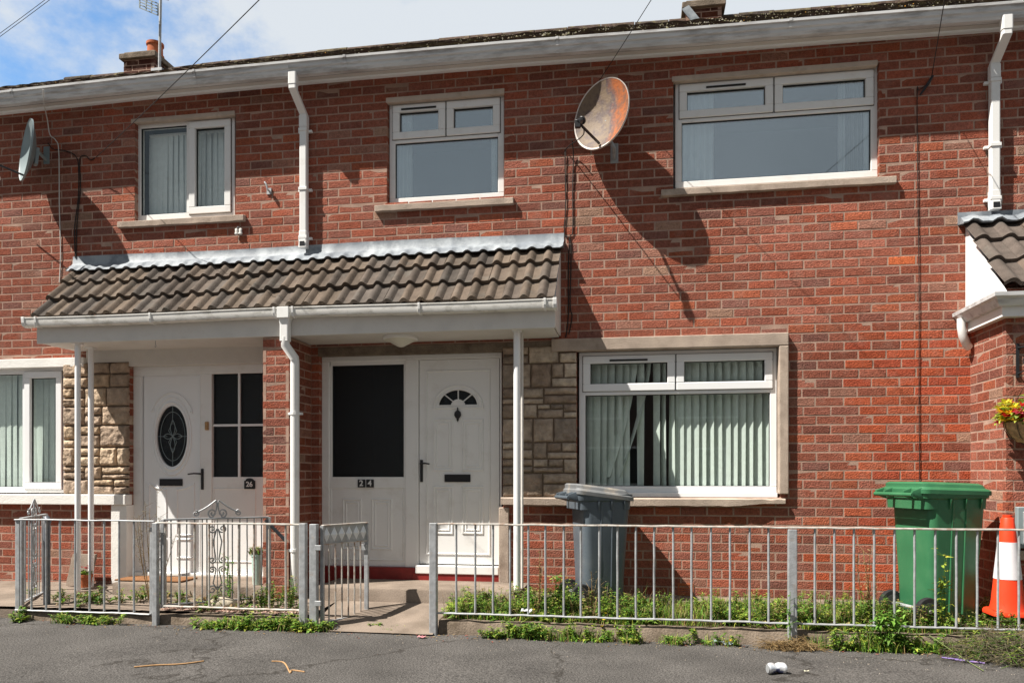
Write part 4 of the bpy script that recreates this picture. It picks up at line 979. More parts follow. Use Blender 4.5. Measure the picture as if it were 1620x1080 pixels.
# main downpipes
def downpipe(h, px_top, py_top, px, py_b, py_elbow, label):
    # square pipe: outlet under gutter, offset back to the wall, straight fall, shoe
    dO = .262; x0 = X(px_top, dO); x1 = X(px, .05); zt = GT - .10 + zg(x0); ze = Z(px, py_elbow, .05); zb = Z(px, py_b, .05); w_ = .072
    def sq(c, s_=1): return [(c[0] + a * s_, c[1] + b * s_, c[2]) for a, b in rrect(w_, .062, .010, 2)]
    mb = MB(); mb.loft([sq((x0, -dO, zt + .012), 1.12), sq((x0, -dO, zt - .10), 1.12)]); mb.loft([sq((x0, -dO, zt - .09)), sq((x0, -dO, zt - .14)), sq((x1, -.05, ze + .02)), sq((x1, -.05, ze - .04))]);
    mb.loft([sq((x1, -.05, ze + .01), 1.13), sq((x1, -.05, ze - .10), 1.13)]); mb.loft([sq((x1, -.05, ze - .05)), sq((x1, -.05, zb + .12))]);
    mb.loft([sq((x1, -.05, zb + .16), 1.12), sq((x1, -.052, zb + .07), 1.12), sq((x1, -.062, zb), 1.12)])
    dp = mb.build('downpipe', M['upvc'], h, bevel=.002)
    mb = MB(); mb.box(x1 - .026, x1 + .026, -.097, -.0955, zb + .012, zb + .058); mb.build('outlet_mouth', M['black'], dp)
    for f_ in (.08, .45 if ze - zb < 1.3 else .5, .90):
        zz = zb + (ze - zb) * f_; mb = MB(); mb.box(x1 - .042, x1 + .042, -.088, -.012, zz - .014, zz + .014); mb.box(x1 - .068, x1 + .068, -.03, -.002, zz - .012, zz + .012); mb.build('pipe_clip', M['upvc'], dp, bevel=.002)
downpipe(h24, 464, 120, 481, 393, 186, '')
downpipe(h22, 1592, 22, 1573, 333, 106, '')

# ================================================================== PORCH of the right-hand house
PDp = .64; px0 = X(1535); px1 = XR + .0
mb = MB(); zt_ = Z(1540, 512) 
brick_panel(mb, (px0, 0, 0), (0, -1, 0), (-1, 0, 0), 0, PDp, .08, 1.42 + ZE, back=.05, phase=.02, edge=(False, True))
brick_panel(mb, (px0, -PDp, 0), (1, 0, 0), (0, -1, 0), 0, px1 - px0, .08, 1.42 + ZE, back=.05, phase=.06, edge=(True, False))
porch = mb.build('porch', [M['brick'], M['mortar']], h22)
rx0 = X(1527); RDp = .80
PT = Z(1525, 352); PB = Z(1562, 455, RDp) + .012
def pcol(k, t):
    c = R.choice([(.115, .085, .068), (.13, .095, .075), (.10, .08, .068)]); j = R.uniform(.85, 1.15); return tuple(v * j for v in c)
mb = MB(); tiles(mb, rx0 - .035, px1, RDp - .03, PB, 0, PT, 3, .20, .034, .036, pcol, None, 12, .002); mb.build('porch_roof', M['tile'], porch, smooth=True, sharp=38)
mb = MB(); SB = 1.345 + ZE
mb.loft([[(xx, -.003, SB), (xx, -RDp + .10, SB), (xx, -RDp + .07, PB - .035), (xx, -.003, PT - .04)] for xx in (rx0, rx0 + .016)]); mb.build('side_board', M['upvc_clean'], porch, bevel=.002)
mb = MB(); n = 60; rings = []
for i in range(n + 1):
    x = rx0 - .06 + (px1 - rx0) * i / n; wv = .008 * noise.noise(Vector((x * 8, 2, 0))); hh = .034 * max(0, math.sin(2 * math.pi * (((x - rx0 + .035) / .2) % 1 - .04))) ** .75
    rings.append([(x, -.004, PT + .085), (x, -.008, PT + .03), (x, -.07, PT + .022 + wv + hh * .6), (x, -.13, PT - .035 + wv + hh), (x, -.125, PT - .045 + hh), (x, 0, PT - .02), (x, .0, PT + .08)])
mb.loft(rings); mb.build('porch_flashing', M['lead'], porch, smooth=True, sharp=60)
# fascia and gutter, returned along the side
def corner_gutter(prof, name, mat, xi):
    mb = MB(); rings = []
    for stage in range(3):
        r_ = []
        for o_, z in prof:
            if stage == 0: r_.append((xi - o_, -.003, z))
            elif stage == 1: r_.append((xi - o_, -(RDp - .1 + o_), z))
            else: r_.append((px1, -(RDp - .1 + o_), z))
        rings.append(r_)
    mb.loft(rings); return mb.build(name, mat, porch, smooth=True, sharp=30)
G1 = Z(1562, 462, RDp)
corner_gutter([(0, G1 - .17), (.02, G1 - .17), (.02, G1 - .075), (0, G1 - .075)], 'porch_fascia', M['upvc'], rx0 + .0)
corner_gutter([(.022, G1 - .095), (.05, G1 - .095), (.066, G1 - .075), (.078, G1 - .045), (.10, G1 - .028), (.104, G1), (.092, G1 + .001), (.086, G1 - .02), (.062, G1 - .035), (.05, G1 - .078), (.022, G1 - .08)], 'porch_gutter', M['gutter'], rx0 - .0)
mb = MB(); mb.box(rx0 + .0, px1, -(RDp - .1), -.003, G1 - .168, G1 - .156); mb.build('porch_soffit', M['upvc'], porch)
mb = MB(); a = P(1521, 505, .10); b = P(1530, 530, .12); mb.tube([(a.x, -.10, G1 - .06), (a.x, -.10, G1 - .13), (a.x + .01, -.10, G1 - .20), (a.x + .05, -.07, G1 - .27), (a.x + .075, -.05, G1 - .29)], .034, 12); mb.build('porch_downpipe', M['upvc'], porch, smooth=True)
# meter box on the porch front
mx_ = X(1605, PDp); mz0, mz1 = Z(1615, 866, PDp), Z(1615, 801, PDp)
mt = thing('meter_box', 'grey utility meter box on the right brick porch behind the cone', 'meter box', (mx_ + .15, -PDp, mz0))
mb = MB(); mb.box(mx_, mx_ + .42, -PDp - .05, -PDp - .001, mz0, mz1); mb.build('box', M['dishgrey'], mt, bevel=.006)
mb = MB(); mb.box(mx_ + .035, mx_ + .385, -PDp - .058, -PDp - .0505, mz0 + .035, mz1 - .035); mb.build('lid', M['galv'], mt, bevel=.004)
mb = MB(); mb.box(X(1604, PDp + .02), px1, -PDp - .035, -PDp - .001, Z(1612, 885, PDp), Z(1612, 870, PDp)); mb.build('stone_band', M['concrete'], porch, bevel=.004)

# ------------------------------------------------------------------ blinds and curtains
def vane_blind(label, x0, x1, z0, z1, y, n, mat, group, ang=35, tangle=()):
    t = thing('vertical_blind', label, 'blind', ((x0 + x1) / 2, y, z1), group)
    mb = MB(); mb.box(x0, x1, y - .015, y + .015, z1 - .001, z1 + .022); mb.build('head_rail', M['upvc_clean'], t)
    p = (x1 - x0) / n
    for i in range(n):
        c = x0 + p * (i + .5) + R.uniform(-.004, .004); a = math.radians(ang + R.uniform(-7, 7)); w_ = .089 / 2 if p > .06 else p * .62
        if tangle and tangle[0] <= i <= tangle[1]: a = -math.radians(R.uniform(42, 66))
        rings = []; lean = 0
        if tangle and i in tangle[2]: lean = R.uniform(-.28, -.16)
        for k in range(9):
            s_ = k / 8; z = z1 - (z1 - z0 + (0 if not lean else -.1)) * s_; tw = a + .10 * math.sin(s_ * 3 + i) ; cx_ = c + lean * s_ ** 1.5; cc, ss = math.cos(tw), math.sin(tw)
            rings.append([(cx_ - w_ * cc, y - w_ * ss, z), (cx_, y - .006, z), (cx_ + w_ * cc, y + w_ * ss, z), (cx_, y - .0045, z)])
        mb = MB(); mb.loft(rings); mb.build('vane', M[mat], t, smooth=True, sharp=60)
    return t
e = .045
vane_blind('pale green vertical blind, slightly disordered, behind the wide ground floor window', b5[0] + e, b5[1] - e, b5[2] + .04, b5[3] - .05, .17, 24, 'blind', 'vertical blinds', -38, (7, 11, (6, 8)))
vane_blind('pale closed vertical blind filling the upstairs window left of the white downpipe', b1[0] + .065, b1[1] - .03, b1[2] + .03, b1[3] - .09, .20, 16, 'blindwhite', 'vertical blinds', -13)
vane_blind('grey green closed vertical blind in the ground floor window at the left edge', b4[0] + e, b4[1] - .02, b4[2] + .04, b4[3] - .05, .17, 26, 'blind', 'vertical blinds', -9)
def curtain(label, x0, x1, z0, z1, y, mat, folds, taper=0, dep_=.022):
    n = folds * 10; rings = []
    for i in range(n + 1):
        t_ = i / n; row = []
        for k in range(9):
            s_ = k / 8; xx = x0 + (x1 - x0) * (t_ * (1 - taper * s_)) if taper >= 0 else x1 - (x1 - x0) * ((1 - t_) * (1 + taper * s_))
            row.append((xx, y + dep_ * (.6 + .4 * s_) * math.sin(t_ * folds * 2 * math.pi + .5 * math.sin(s_ * 2)), z1 - (z1 - z0) * s_))
        row += [(a, b + .003, c) for a, b, c in reversed(row)]
        rings.append(row)
    mb = MB(); mb.loft(rings); return tag(mb.build('curtain', M[mat], smooth=True, sharp=80), label, 'curtain', 'bedroom curtains')
z0_, z1_ = b2[2] - .1, b2[3] + .05
curtain('white net curtain at the left side of the narrow middle upstairs window', b2[0] + .02, X(655, -.2), z0_, z1_, .135, 'net', 5)
curtain('white net curtain at the right side of the narrow middle upstairs window', X(779, -.2), b2[1] + .02, z0_, z1_, .135, 'net', 3)
z0_, z1_ = b3[2] - .1, b3[3] + .05
curtain('white gathered curtain at the left side of the wide upstairs window', b3[0] - .02, X(1128, -.2), z0_, z1_, .135, 'net', 6)
curtain('white net curtain hanging inside the grey striped one at the wide upstairs window', X(1326, -.14), X(1337, -.14), z0_, z1_, .14, 'net', 2)
curtain('grey striped curtain near the right side of the wide upstairs window', X(1338, -.15), X(1364, -.15), z0_, z1_, .15, 'greycurtain', 4)
curtain('white net curtain at the far right edge of the wide upstairs window', X(1366, -.14), b3[1] + .02, z0_, z1_, .135, 'net', 3)

# ------------------------------------------------------------------ satellite dishes
def dish(name_label, pxc, pyc, d, H_, W_, n_, mat, px_mount, py_mount, rust=False):
    C = P(pxc, pyc, d); t = thing('satellite_dish', name_label, 'satellite dish', (X(px_mount), 0, Z(px_mount, py_mount)), 'satellite dishes on the house fronts')
    n_ = Vector(n_).normalized(); up = Vector((0, 0, 1)); v = (up - n_ * up.dot(n_)).normalized(); u = v.cross(n_).normalized()   # u: to the right seen from the front
    rings = []; K_ = 56; sag = .075
    fracs = [0.02, .2, .4, .6, .75, .88, .96, 1.0, 1.02, 1.02, 1.0]
    mb = MB(); cols = []
    for q, f_ in enumerate(fracs):
        off = sag * (min(f_, 1) ** 2) - sag
        if q == 8: off = .006
        if q == 9: off = -.012
        if q == 10: off = -.012
        rings.append([C + u * (math.cos(2 * math.pi * i / K_) * W_ / 2 * f_) + v * (math.sin(2 * math.pi * i / K_) * H_ / 2 * f_) + n_ * off for i in range(K_)])
    for f_ in (.9, .6, .3, .02):
        rings.append([C + u * (math.cos(2 * math.pi * i / K_) * W_ / 2 * f_) + v * (math.sin(2 * math.pi * i / K_) * H_ / 2 * f_) + n_ * (sag * f_ * f_ - sag - .006) for i in range(K_)])
    b = len(mb.v)
    mb.loft(rings)
    cu = []
    for p in mb.v:
        r_ = Vector(p) - C; uu = r_.dot(u) / (W_ / 2); vv = r_.dot(v) / (H_ / 2)
        rad = math.hypot(uu, vv); cu.append(((uu + 1) / 2 * .9 + .18 * max(0, rad - .5) * (1 if uu > 0 else -.6), min(1, max(0, (-vv - .1) * .9 if uu < .4 else 0)) + (.9 if rad > .985 else 0), 0))
    mb.c = cu
    refl = mb.build('reflector', M[mat], t, smooth=True, sharp=50)
    # feed arm from the lower rim to the receiver
    foot = C - v * (H_ / 2 * .86) + n_ * -.01; lnb = C + n_ * (H_ * .46) - v * (H_ * .34)
    mb = MB(); mb.bar(foot, lnb - v * .02, .022, .016, n_, 0); mb.build('feed_arm', M['black'], t, bevel=.003)
    ax = (C - lnb).normalized(); mb = MB(); mb.tube([lnb - ax * .05, lnb + ax * .03], [.022, .026], 12); mb.tube([lnb + ax * .03, lnb + ax * .05], [.034, .034], 14)
    a2 = lnb - ax * .03; mb.box(a2.x - .024, a2.x + .024, a2.y - .02, a2.y + .02, a2.z - .05, a2.z + .012); mb.build('receiver', M['dishgrey'] if not rust else M['black'], t, smooth=True, bevel=.003)
    # back bracket and wall mount
    Mt = Vector((X(px_mount), 0, Z(px_mount, py_mount))); back = C - n_ * (sag + .01) - v * .02
    mb = MB(); mb.box(Mt.x - .035, Mt.x + .035, -.006, -.0005, Mt.z - .09, Mt.z + .09); kn = Vector((Mt.x, -(d * .55), Mt.z - .0)); mb.tube([(Mt.x, -.003, Mt.z - .05), kn + Vector((0, .0, .0)), Vector((back.x, kn.y - .02, Mt.z + (back.z - Mt.z) * .5)), back], .016, 10)
    mb.bar(back - n_ * .01 + v * .07, back - n_ * .01 - v * .1, .07, .03, n_); mb.build('wall_bracket', M['dishgrey'] if not rust else M['galv'], t, bevel=.003)
    return t, C, lnb, Mt
d2, C2, L2, M2 = dish('large rusty peeling satellite dish on the middle of the upper wall', 951, 180, .25, .63, .56, (-.52, -.83, .13), 'rustdish', 972, 243, True)
d1, C1, L1, M1 = dish('grey satellite dish seen edge-on beside the left upstairs window', 41, 237, .28, .60, .52, (-.62, -.77, .10), 'dishgrey', 74, 246)
def cable(label, pts, r=.004, mat='cable', cat='cable', group=None, name='cable', sm=True):
    pts = [Vector(p) for p in pts]
    if sm and len(pts) > 2:
        q = []
        for i in range(len(pts) - 1):
            p0, p1, p2, p3 = pts[max(0, i - 1)], pts[i], pts[i + 1], pts[min(len(pts) - 1, i + 2)]
            for k in range(8):
                t_ = k / 8; q.append(.5 * ((2 * p1) + (-p0 + p2) * t_ + (2 * p0 - 5 * p1 + 4 * p2 - p3) * t_ * t_ + (-p0 + 3 * p1 - 3 * p2 + p3) * t_ ** 3))
        q.append(pts[-1]); pts = q
    mb = MB(); mb.tube(pts, r, 6); return tag(mb.build(name, M[mat], smooth=True), label, cat, group)
W_ = lambda px, py, d=.008: P(px, py, d)
cable('white cable running down from the gutter to the left satellite dish and the tiled canopy', [W_(68, 142, .33), W_(70, 165, .25), W_(75, 190, .06), W_(79, 213, .02), W_(88, 222, .02), W_(93, 240, .01), W_(94, 330), W_(96, 400), W_(94, 447)], .005, 'whitecable')
cable('thin pale lead looping from the left satellite dish arm', [L1, L1 + Vector((-.15, 0, -.05)), P(0, 281, .35), P(-15, 292, .2)], .006, 'whitecable')
cable('black cable looping from the left dish bracket and dropping to the tiled canopy', [W_(76, 226), W_(84, 236), W_(100, 238), W_(112, 242), W_(120, 248), W_(124, 262), W_(124, 310), W_(118, 360), W_(119, 408)], .0045)
cable('second black cable dropping beside the left dish to the tiled canopy', [W_(150, 250), W_(143, 253), W_(136, 247), W_(128, 248), W_(126, 258), W_(127, 300), W_(122, 350), W_(120, 408)], .005)
cable('black cable hanging from the rusty dish receiver down the brickwork', [L2, L2 + Vector((.03, .05, -.09)), W_(897, 234, .05), W_(894, 250, .012), W_(895, 320), W_(893, 370), W_(903, 385), W_(902, 480), W_(905, 500), W_(900, 528)], .0048)
cable('thinner black cable beside the rusty dish cable, ending above the stonework', [W_(905, 222, .1), W_(907, 245, .02), W_(906, 300), W_(906, 365), W_(901, 378), W_(899, 440), W_(899, 500), W_(895, 534)], .005)
cable('thin dark cable running straight down the wall behind the green bin', [W_(1474, 122), W_(1468, 132), W_(1454, 143), W_(1451, 150), W_(1452, 300), W_(1454, 450), W_(1454, 640), W_(1455, 770)], .0032)
# overhead wires
def wire(label, a, b, sagz=.05, r=.0032):
    a = Vector(a); b = Vector(b); pts = [a + (b - a) * (k / 16) - Vector((0, 0, sagz * 4 * (k / 16) * (1 - k / 16))) for k in range(17)]
    return cable(label, pts, r, 'cable', 'cable', 'overhead wires', 'overhead_wire', False)
wire('overhead wire slanting down across the left downpipe to the wall by the left upstairs window', W_(152, 249, .01), P(560, -150, 3.2), .02)
wire('overhead wire reaching the wall behind the rusty satellite dish', W_(948, 128, .01), P(1090, -96, 1.3), .01)
wire('overhead wire crossing the gutter near the top right corner', W_(1474, 121, .01), P(1522, -170, 2.4), .01)
wire('upper of two parallel overhead wires in the top left sky', P(-60, 96, -.8), P(190, -92, -.2), .02)
wire('lower of two parallel overhead wires in the top left sky', P(-60, 101, -.8), P(190, -86, -.2), .02)
mb = MB(); mb.tube([W_(1476, 120, .012), W_(1468, 133, .012), W_(1456, 150, .01)], [.009, .012, .007], 8); tag(mb.build('wire_anchor', M['black'], smooth=True), 'black wire anchor on the wall right of the wide upstairs window', 'anchor')
c_ = W_(427, 303, .0); t = thing('wall_hook', 'small rusty metal hook sticking out of bricks left of the downpipe', 'hook', c_)
mb = MB(); mb.tube([c_, c_ + Vector((.0, -.05, .0)), c_ + Vector((-.01, -.055, .05)), c_ + Vector((-.03, -.05, .075))], .009, 7); mb.box(c_.x - .028, c_.x + .018, -.012, -.0, c_.z - .03, c_.z + .03); mb.build('hook', M['galv'], t, smooth=True)
c_ = W_(379, 367, .0); t = thing('cable_insulator', 'pair of small white insulators below the left upstairs sill', 'insulator', c_)
for sx in (-.02, .02):
    mb = MB(); mb.loft([[(c_.x + sx + r * math.cos(k * math.pi / 5), -.02 + .6 * r * math.sin(k * math.pi / 5), c_.z + z + .0) for k in range(10)] for r, z in ((.008, .03), (.018, .02), (.015, 0), (.022, -.025), (.010, -.035))]); mb.build('insulator_cup', M['whitecable'], t, smooth=True)
mb = MB(); mb.tube([c_ + Vector((-.02, -.02, .02)), c_ + Vector((0, -.03, .045)), c_ + Vector((.02, -.02, .02))], .005, 6); mb.build('bracket', M['galv'], t)
# television aerial on the left chimney
ad_ = -3.3; a0 = P(252, 108, ad_); t = thing('television_aerial', 'grey television aerial on a tall mast strapped to the left chimney', 'aerial', a0)
tp = P(255, -60, ad_); mb = MB(); mb.tube([a0 - Vector((0, 0, .15)), tp], .020, 10); mb.build('mast', M['galv'], t, smooth=True)
mb = MB(); q0, q1 = P(221, -6, ad_ + .15), P(250, 6, ad_ + .15); hh = .17
for k in range(5):
    f_ = k / 4; mb.bar(q0 + Vector((0, 0, -hh * f_)), q1 + Vector((0, 0, -hh * f_)), .012, .012)
for f_ in (0, .35, .65, 1): mb.bar(q0 + (q1 - q0) * f_, q0 + (q1 - q0) * f_ - Vector((0, 0, hh)), .014, .014, (0, 1, 0))
mb.build('reflector_grid', M['dishgrey'], t)
mb = MB(); m_ = (q0 + q1) / 2; mb.bar(m_ + Vector((.25, .1, .04)), m_ + Vector((-.35, -.35, -.02)), .02, .02)
for k in range(6): c2 = m_ + Vector((-.02 - .06 * k, -.07 * k, -.01)); mb.tube([c2 + Vector((.06, -.05, 0)), c2 - Vector((.06, -.05, 0))], .005, 5)
mb.build('boom', M['galv'], t)
mb = MB(); mb.box(a0.x - .12, a0.x + .05, a0.y - .02, a0.y + .10, a0.z - .04, a0.z + .0); mb.build('lashing_bracket', M['galv'], t)

# ================================================================== houses across the street (seen only as reflections; they also shade the street)
for k, (xa, xb) in enumerate(((-19, -11.2), (-11.2, -3.4), (-3.4, 4.4), (4.4, 12.2), (12.2, 20))):
    t = thing('terraced_house', ['far left', 'second', 'third', 'fourth', 'far right'][k] + ' brick terraced house across the street behind the camera', 'house', ((xa + xb) / 2, -19, 0), 'terrace across the street')
    mb = MB(); mb.box(xa, xb, -25, -19, 0, 5.1); mb.build('wall', M['redwall'] if 'redwall' in M else M.setdefault('redwall', material('far_brick', (.13, .085, .07), .9, .1, var=.2, vscale=6)), t)
    mb = MB(); mb.loft([[(x, -18.6, 5.05), (x, -22, 7.2), (x, -25.4, 5.05)] for x in (xa, xb)]); mb.build('roof', M['oldtile2'] if 'oldtile2' in M else M.setdefault('oldtile2', material('far_roof', (.10, .07, .055), .9, .1, var=.2, vscale=5)), t)
    for (wx, wz, ww, wh) in ((1.2, 3.1, 1.6, 1.2), (4.6, 3.1, 2, 1.2), (1.2, .9, 2.2, 1.3), (5.2, .15, 1, 2.0)):
        mb = MB(); frame_ring(mb, xa + wx, xa + wx + ww, wz, wz + wh, .07, -18.99, -18.95); f_ = mb.build('window', M['upvc'], t)
        mb = MB(); mb.box(xa + wx + .07, xa + wx + ww - .07, -18.995, -18.975, wz + .07, wz + wh - .07); mb.build('pane', M['black'], f_)

# ================================================================== RAILINGS
PO = lambda px, d: X(px, d)
def baluster(parent, x, y, z0, z1, mat, r=.0085, lean=0):
    mb = MB(); n = 6
    pts = [(x + lean * k / n + R.uniform(-.0012, .0012), y + R.uniform(-.001, .001), z0 + (z1 - z0) * k / n) for k in range(n + 1)]
    mb.tube(pts, r, 8); return mb.build('baluster', M[mat], parent, smooth=True)
def rail(parent, a, b, w_, h, mat, n=14, wob=.0025):
    a = Vector(a); b = Vector(b); t = (b - a).normalized(); sd_ = Vector((-t.y, t.x, 0)).normalized(); rings = []
    for i in range(n + 1):
        p = a + (b - a) * i / n + Vector((0, 0, R.uniform(-wob, wob))); e = .002
        rings.append([p + sd_ * sx * w_ / 2 + Vector((0, 0, sz * h / 2)) for sx, sz in ((-1, -1), (1, -1), (1, 1), (-1, 1))])
    mb = MB(); mb.loft(rings); return mb.build('rail', M[mat], parent, bevel=.003)
def fpost(parent, x, y, z1, mat='galv', w_=.055, t=.055, z0=-.03, name='post'):
    mb = MB(); mb.loft([[(x + a, y + b, z) for a, b in rrect(w_, t, .006, 2)] for z in (z0, z1)]); return mb.build(name, M[mat], parent, bevel=.002)
ZTR = .855
yF_ = -FD
# right railing
fr_ = thing('railing', 'long galvanised railing with round balusters in front of the bins and weeds', 'railing', (X(1100, FD), yF_, 0))
fpost(fr_, X(687, FD), yF_ - .02, ZTR + .008, 'galv', .058, .058); fpost(fr_, X(1252.5, FD), yF_ - .02, ZTR - .012, 'galv', .062, .05)
XRE = X(1690, FD)
rail(fr_, (X(683, FD), yF_, ZTR), (XRE, yF_, ZTR), .04, .013, 'rustrail', 40); rail(fr_, (X(692, FD), yF_, .165), (XRE, yF_, .165), .035, .011, 'galv', 40)
for px in (722, 752, 780, 807, 836, 863, 892, 919, 948, 977, 1006, 1035, 1065, 1094, 1125, 1155, 1186, 1216, 1289, 1320, 1351, 1383, 1415, 1447, 1480, 1513, 1546, 1579, 1612, 1645):
    baluster(fr_, X(px, FD), yF_, .17, ZTR, 'galv')
# left end railing (bay nearest the left edge)
fa = thing('railing', 'dull steel railing at the left end in front of the white-silled window', 'railing', (X(130, FD), yF_, 0))
fpost(fa, X(28, FD), yF_, ZTR, 'galv', .045, .012, .07); fpost(fa, X(237, FD), yF_ + .02, .80, 'galv', .03, .012, .07)
rail(fa, (X(24, FD), yF_, ZTR), (X(245, FD), yF_, ZTR), .035, .011, 'galv'); rail(fa, (X(25, FD), yF_, .085), (X(238, FD), yF_, .085), .035, .011, 'galv')
for px in (50, 73, 95, 119, 142, 165, 188.5, 212): baluster(fa, X(px, FD), yF_, .09, ZTR, 'galv')
# middle railing
fb_ = thing('railing', 'railing with rusty pale top rail between two thick grey posts, before the gravel', 'railing', (X(365, FD), yF_, 0))
fpost(fb_, X(249, FD), yF_ - .02, .84, 'galv', .045, .045); fpost(fb_, X(481.5, FD), yF_ - .02, .85, 'galv', .056, .05)
rail(fb_, (X(247, FD), yF_, .84), (X(478, FD), yF_, .84), .04, .014, 'rustrail'); rail(fb_, (X(255, FD), yF_, .155), (X(475, FD), yF_, .155), .035, .012, 'rustrail')
for px in (262, 284, 308, 331, 354, 377.5, 402, 426, 452): baluster(fb_, X(px, FD), yF_, .16, .84, 'rustrail')
mb = MB(); x = X(498.5, FD); mb.loft([[(x + a, yF_ - .02 + b, z) for a, b in rrect(.062, .05, .006, 2)] for z in (-.03, .845)])
for zz in (.22, .66): mb.box(x + .02, x + .07, yF_ - .055, yF_ - .035, zz - .02, zz + .02)
tag(mb.build('gate_post', M['galv'], bevel=.002), 'thick grey steel gate post beside the railing end, carrying the open gate', 'post')
# the open garden gate of number 24
def lerp(a, b, t): return a + (b - a) * t
A = Vector((X(510, 1.17), -1.17, 0)); B = Vector((X(580, .74), -.74, 0))
gt = thing('garden_gate', 'open galvanised gate with diamond-pattern top panel, at the path to number 24', 'gate', A)
u_ = (B - A).normalized(); Lg = (B - A).length
zb0, zb1 = .055, .055; zt0 = .83
def gbar(a, b, w_, h, name, mat='galv', par=gt):
    mb = MB(); mb.bar(a, b, w_, h, (0, 0, 1)); return mb.build(name, M[mat], par, bevel=.002)
V3 = lambda p, z: Vector((p.x, p.y, z))
gbar(V3(A, zb0), V3(B, zb1), .03, .012, 'rail'); gbar(V3(A, zt0), V3(B, zt0), .035, .012, 'rail', 'rustrail'); gbar(V3(A, .68), V3(B, .68), .03, .010, 'rail', 'rustrail')
for P_, w_ in ((A, .03), (B, .035)):
    mb = MB(); mb.loft([[(P_.x + a, P_.y + b, z) for a, b in rrect(w_, .03, .004, 2)] for z in (.05, zt0)]); mb.build('stile', M['galv'], gt)
for k in range(1, 7):
    p = lerp(A, B, k / 7); baluster(gt, p.x, p.y, .06, .68, 'rustrail', .007)
mb = MB(); nd = 6; nrm = Vector((u_.y, -u_.x, 0))
for k in range(nd):
    c = lerp(A, B, (k + .5) / nd); hw = Lg / nd / 2; zc = (.68 + zt0) / 2; hz = (zt0 - .68) / 2 - .006
    for (oz, hh_) in ((0, 1),):
        for sg in (1, -1):
            pts = [V3(c - u_ * hw, zc), V3(c, zc + hz), V3(c + u_ * hw, zc), V3(c, zc - hz), V3(c, zc) + nrm * sg * .030]
            mb.add(pts, [(0, 1, 4), (1, 2, 4), (2, 3, 4), (3, 0, 4)])
    for sg in (-1, 1):
        mb.bar(V3(c - u_ * hw, zc - sg * hz), V3(c + u_ * hw, zc + sg * hz), .010, .006, nrm)
mb.build('diamond_panel', M['upvc_clean'], gt)
mb = MB(); mb.quad(V3(A, .682), V3(B, .682), V3(B, zt0 - .004), V3(A, zt0 - .004)); q_ = nrm * .004; mb.quad(V3(A, .682) + q_, V3(A, zt0 - .004) + q_, V3(B, zt0 - .004) + q_, V3(B, .682) + q_); mb.build('backing_sheet', M['galv'], gt)
mb = MB(); e_ = V3(B, .63); mb.box(e_.x - .05, e_.x + .01, e_.y - .03, e_.y - .01, .60, .65); mb.build('latch', M['galv'], gt)
# scroll-topped gates of number 26
def spiral(c, u, r0, turns, a0, dirn, zf=1):
    n = int(20 * turns); out_ = []
    for k in range(n + 1):
        t = k / n; r = r0 * (1 - .82 * t); a = a0 + dirn * 2 * math.pi * turns * t
        out_.append(c + u * (r * math.cos(a)) + Vector((0, 0, r * math.sin(a))))
    return out_
def scroll_gate(A, B, z0, z1, label, nb, matb='galv'):
    t = thing('scroll_gate', label, 'gate', A, 'scroll-topped gates of number 26'); u = (B - A).normalized(); L = (B - A).length
    gbar(V3(A, z0), V3(B, z0), .03, .012, 'rail', matb, t); gbar(V3(A, z1), V3(B, z1), .035, .014, 'rail', matb, t)
    for q in (A, B):
        mb = MB(); mb.loft([[(q.x + a, q.y + b, z) for a, b in rrect(.034, .034, .004, 2)] for z in (z0 - .02, z1)]); mb.build('stile', M[matb], t)
    gap = .17
    for k in range(1, nb + 1):
        s_ = k / (nb + 1)
        if abs(s_ - .5) * L < gap * .55: continue
        p = lerp(A, B, s_); baluster(t, p.x, p.y, z0, z1, matb, .006)
    for s_ in (.5 - gap / L * .5, .5 + gap / L * .5):
        p = lerp(A, B, s_); baluster(t, p.x, p.y, z0, z1, matb, .006)
    m = lerp(A, B, .5); H = z1 - z0
    def c_(off, z): return V3(m, 0) + u * off + Vector((0, 0, z))
    mb = MB()
    for sg in (-1, 1):
        us = u * sg
        for zc, r in ((z1 - .09, .036), (z0 + H * .50, .030), (z0 + H * .38, .030), (z0 + .10, .040)):
            mb.tube(spiral(c_(.042 * sg, zc), us, r, 1.4, math.pi, 1 if zc > z0 + H * .45 else -1), .006, 6)
        mb.tube([c_(.006 * sg, z1 - .09), c_(.035 * sg, z0 + H * .72), c_(.012 * sg, z0 + H * .50)], .006, 6)
        mb.tube([c_(.012 * sg, z0 + H * .38), c_(.035 * sg, z0 + H * .22), c_(.006 * sg, z0 + .10)], .006, 6)
    mb.tube([c_(0, z0), c_(0, z1)], .004, 6)
    mb.build('scrollwork', M[matb], t, smooth=True)
    mb = MB()
    for sg in (-1, 1):
        us = u * sg
        mb.tube([c_(.012 * sg, z1 + .155)] + [c_((.012 + .165 * q) * sg, z1 + .155 - .105 * q - .010 * math.sin(q * 3.1)) for q in (.2, .4, .6, .8, 1.0)] , .007, 6)
        mb.tube(spiral(c_(.175 * sg, z1 + .045), us, .028, 1.3, math.pi / 2, 1), .006, 6)
        mb.tube(spiral(c_(.04 * sg, z1 + .045), us, .040, 1.4, -math.pi / 2, 1), .007, 6)
        mb.tube([c_(.012 * sg, z1 + .155), c_(.004 * sg, z1 + .12), c_(.010 * sg, z1 + .07), c_(.04 * sg, z1 + .006)], .006, 6)
    mb.build('top_scroll', M[matb], t, smooth=True); return t
scroll_gate(Vector((X(34, 1.12), -1.12, 0)), Vector((X(72, .45), -.45, 0)), .13, .86, 'scroll-topped gate swung in beside the left-end railing', 6)
scroll_gate(Vector((X(258, 1.13), -1.13, 0)), Vector((X(425, .60), -.60, 0)), .15, .862, 'scroll-topped gate standing open across the number 26 front door', 13)
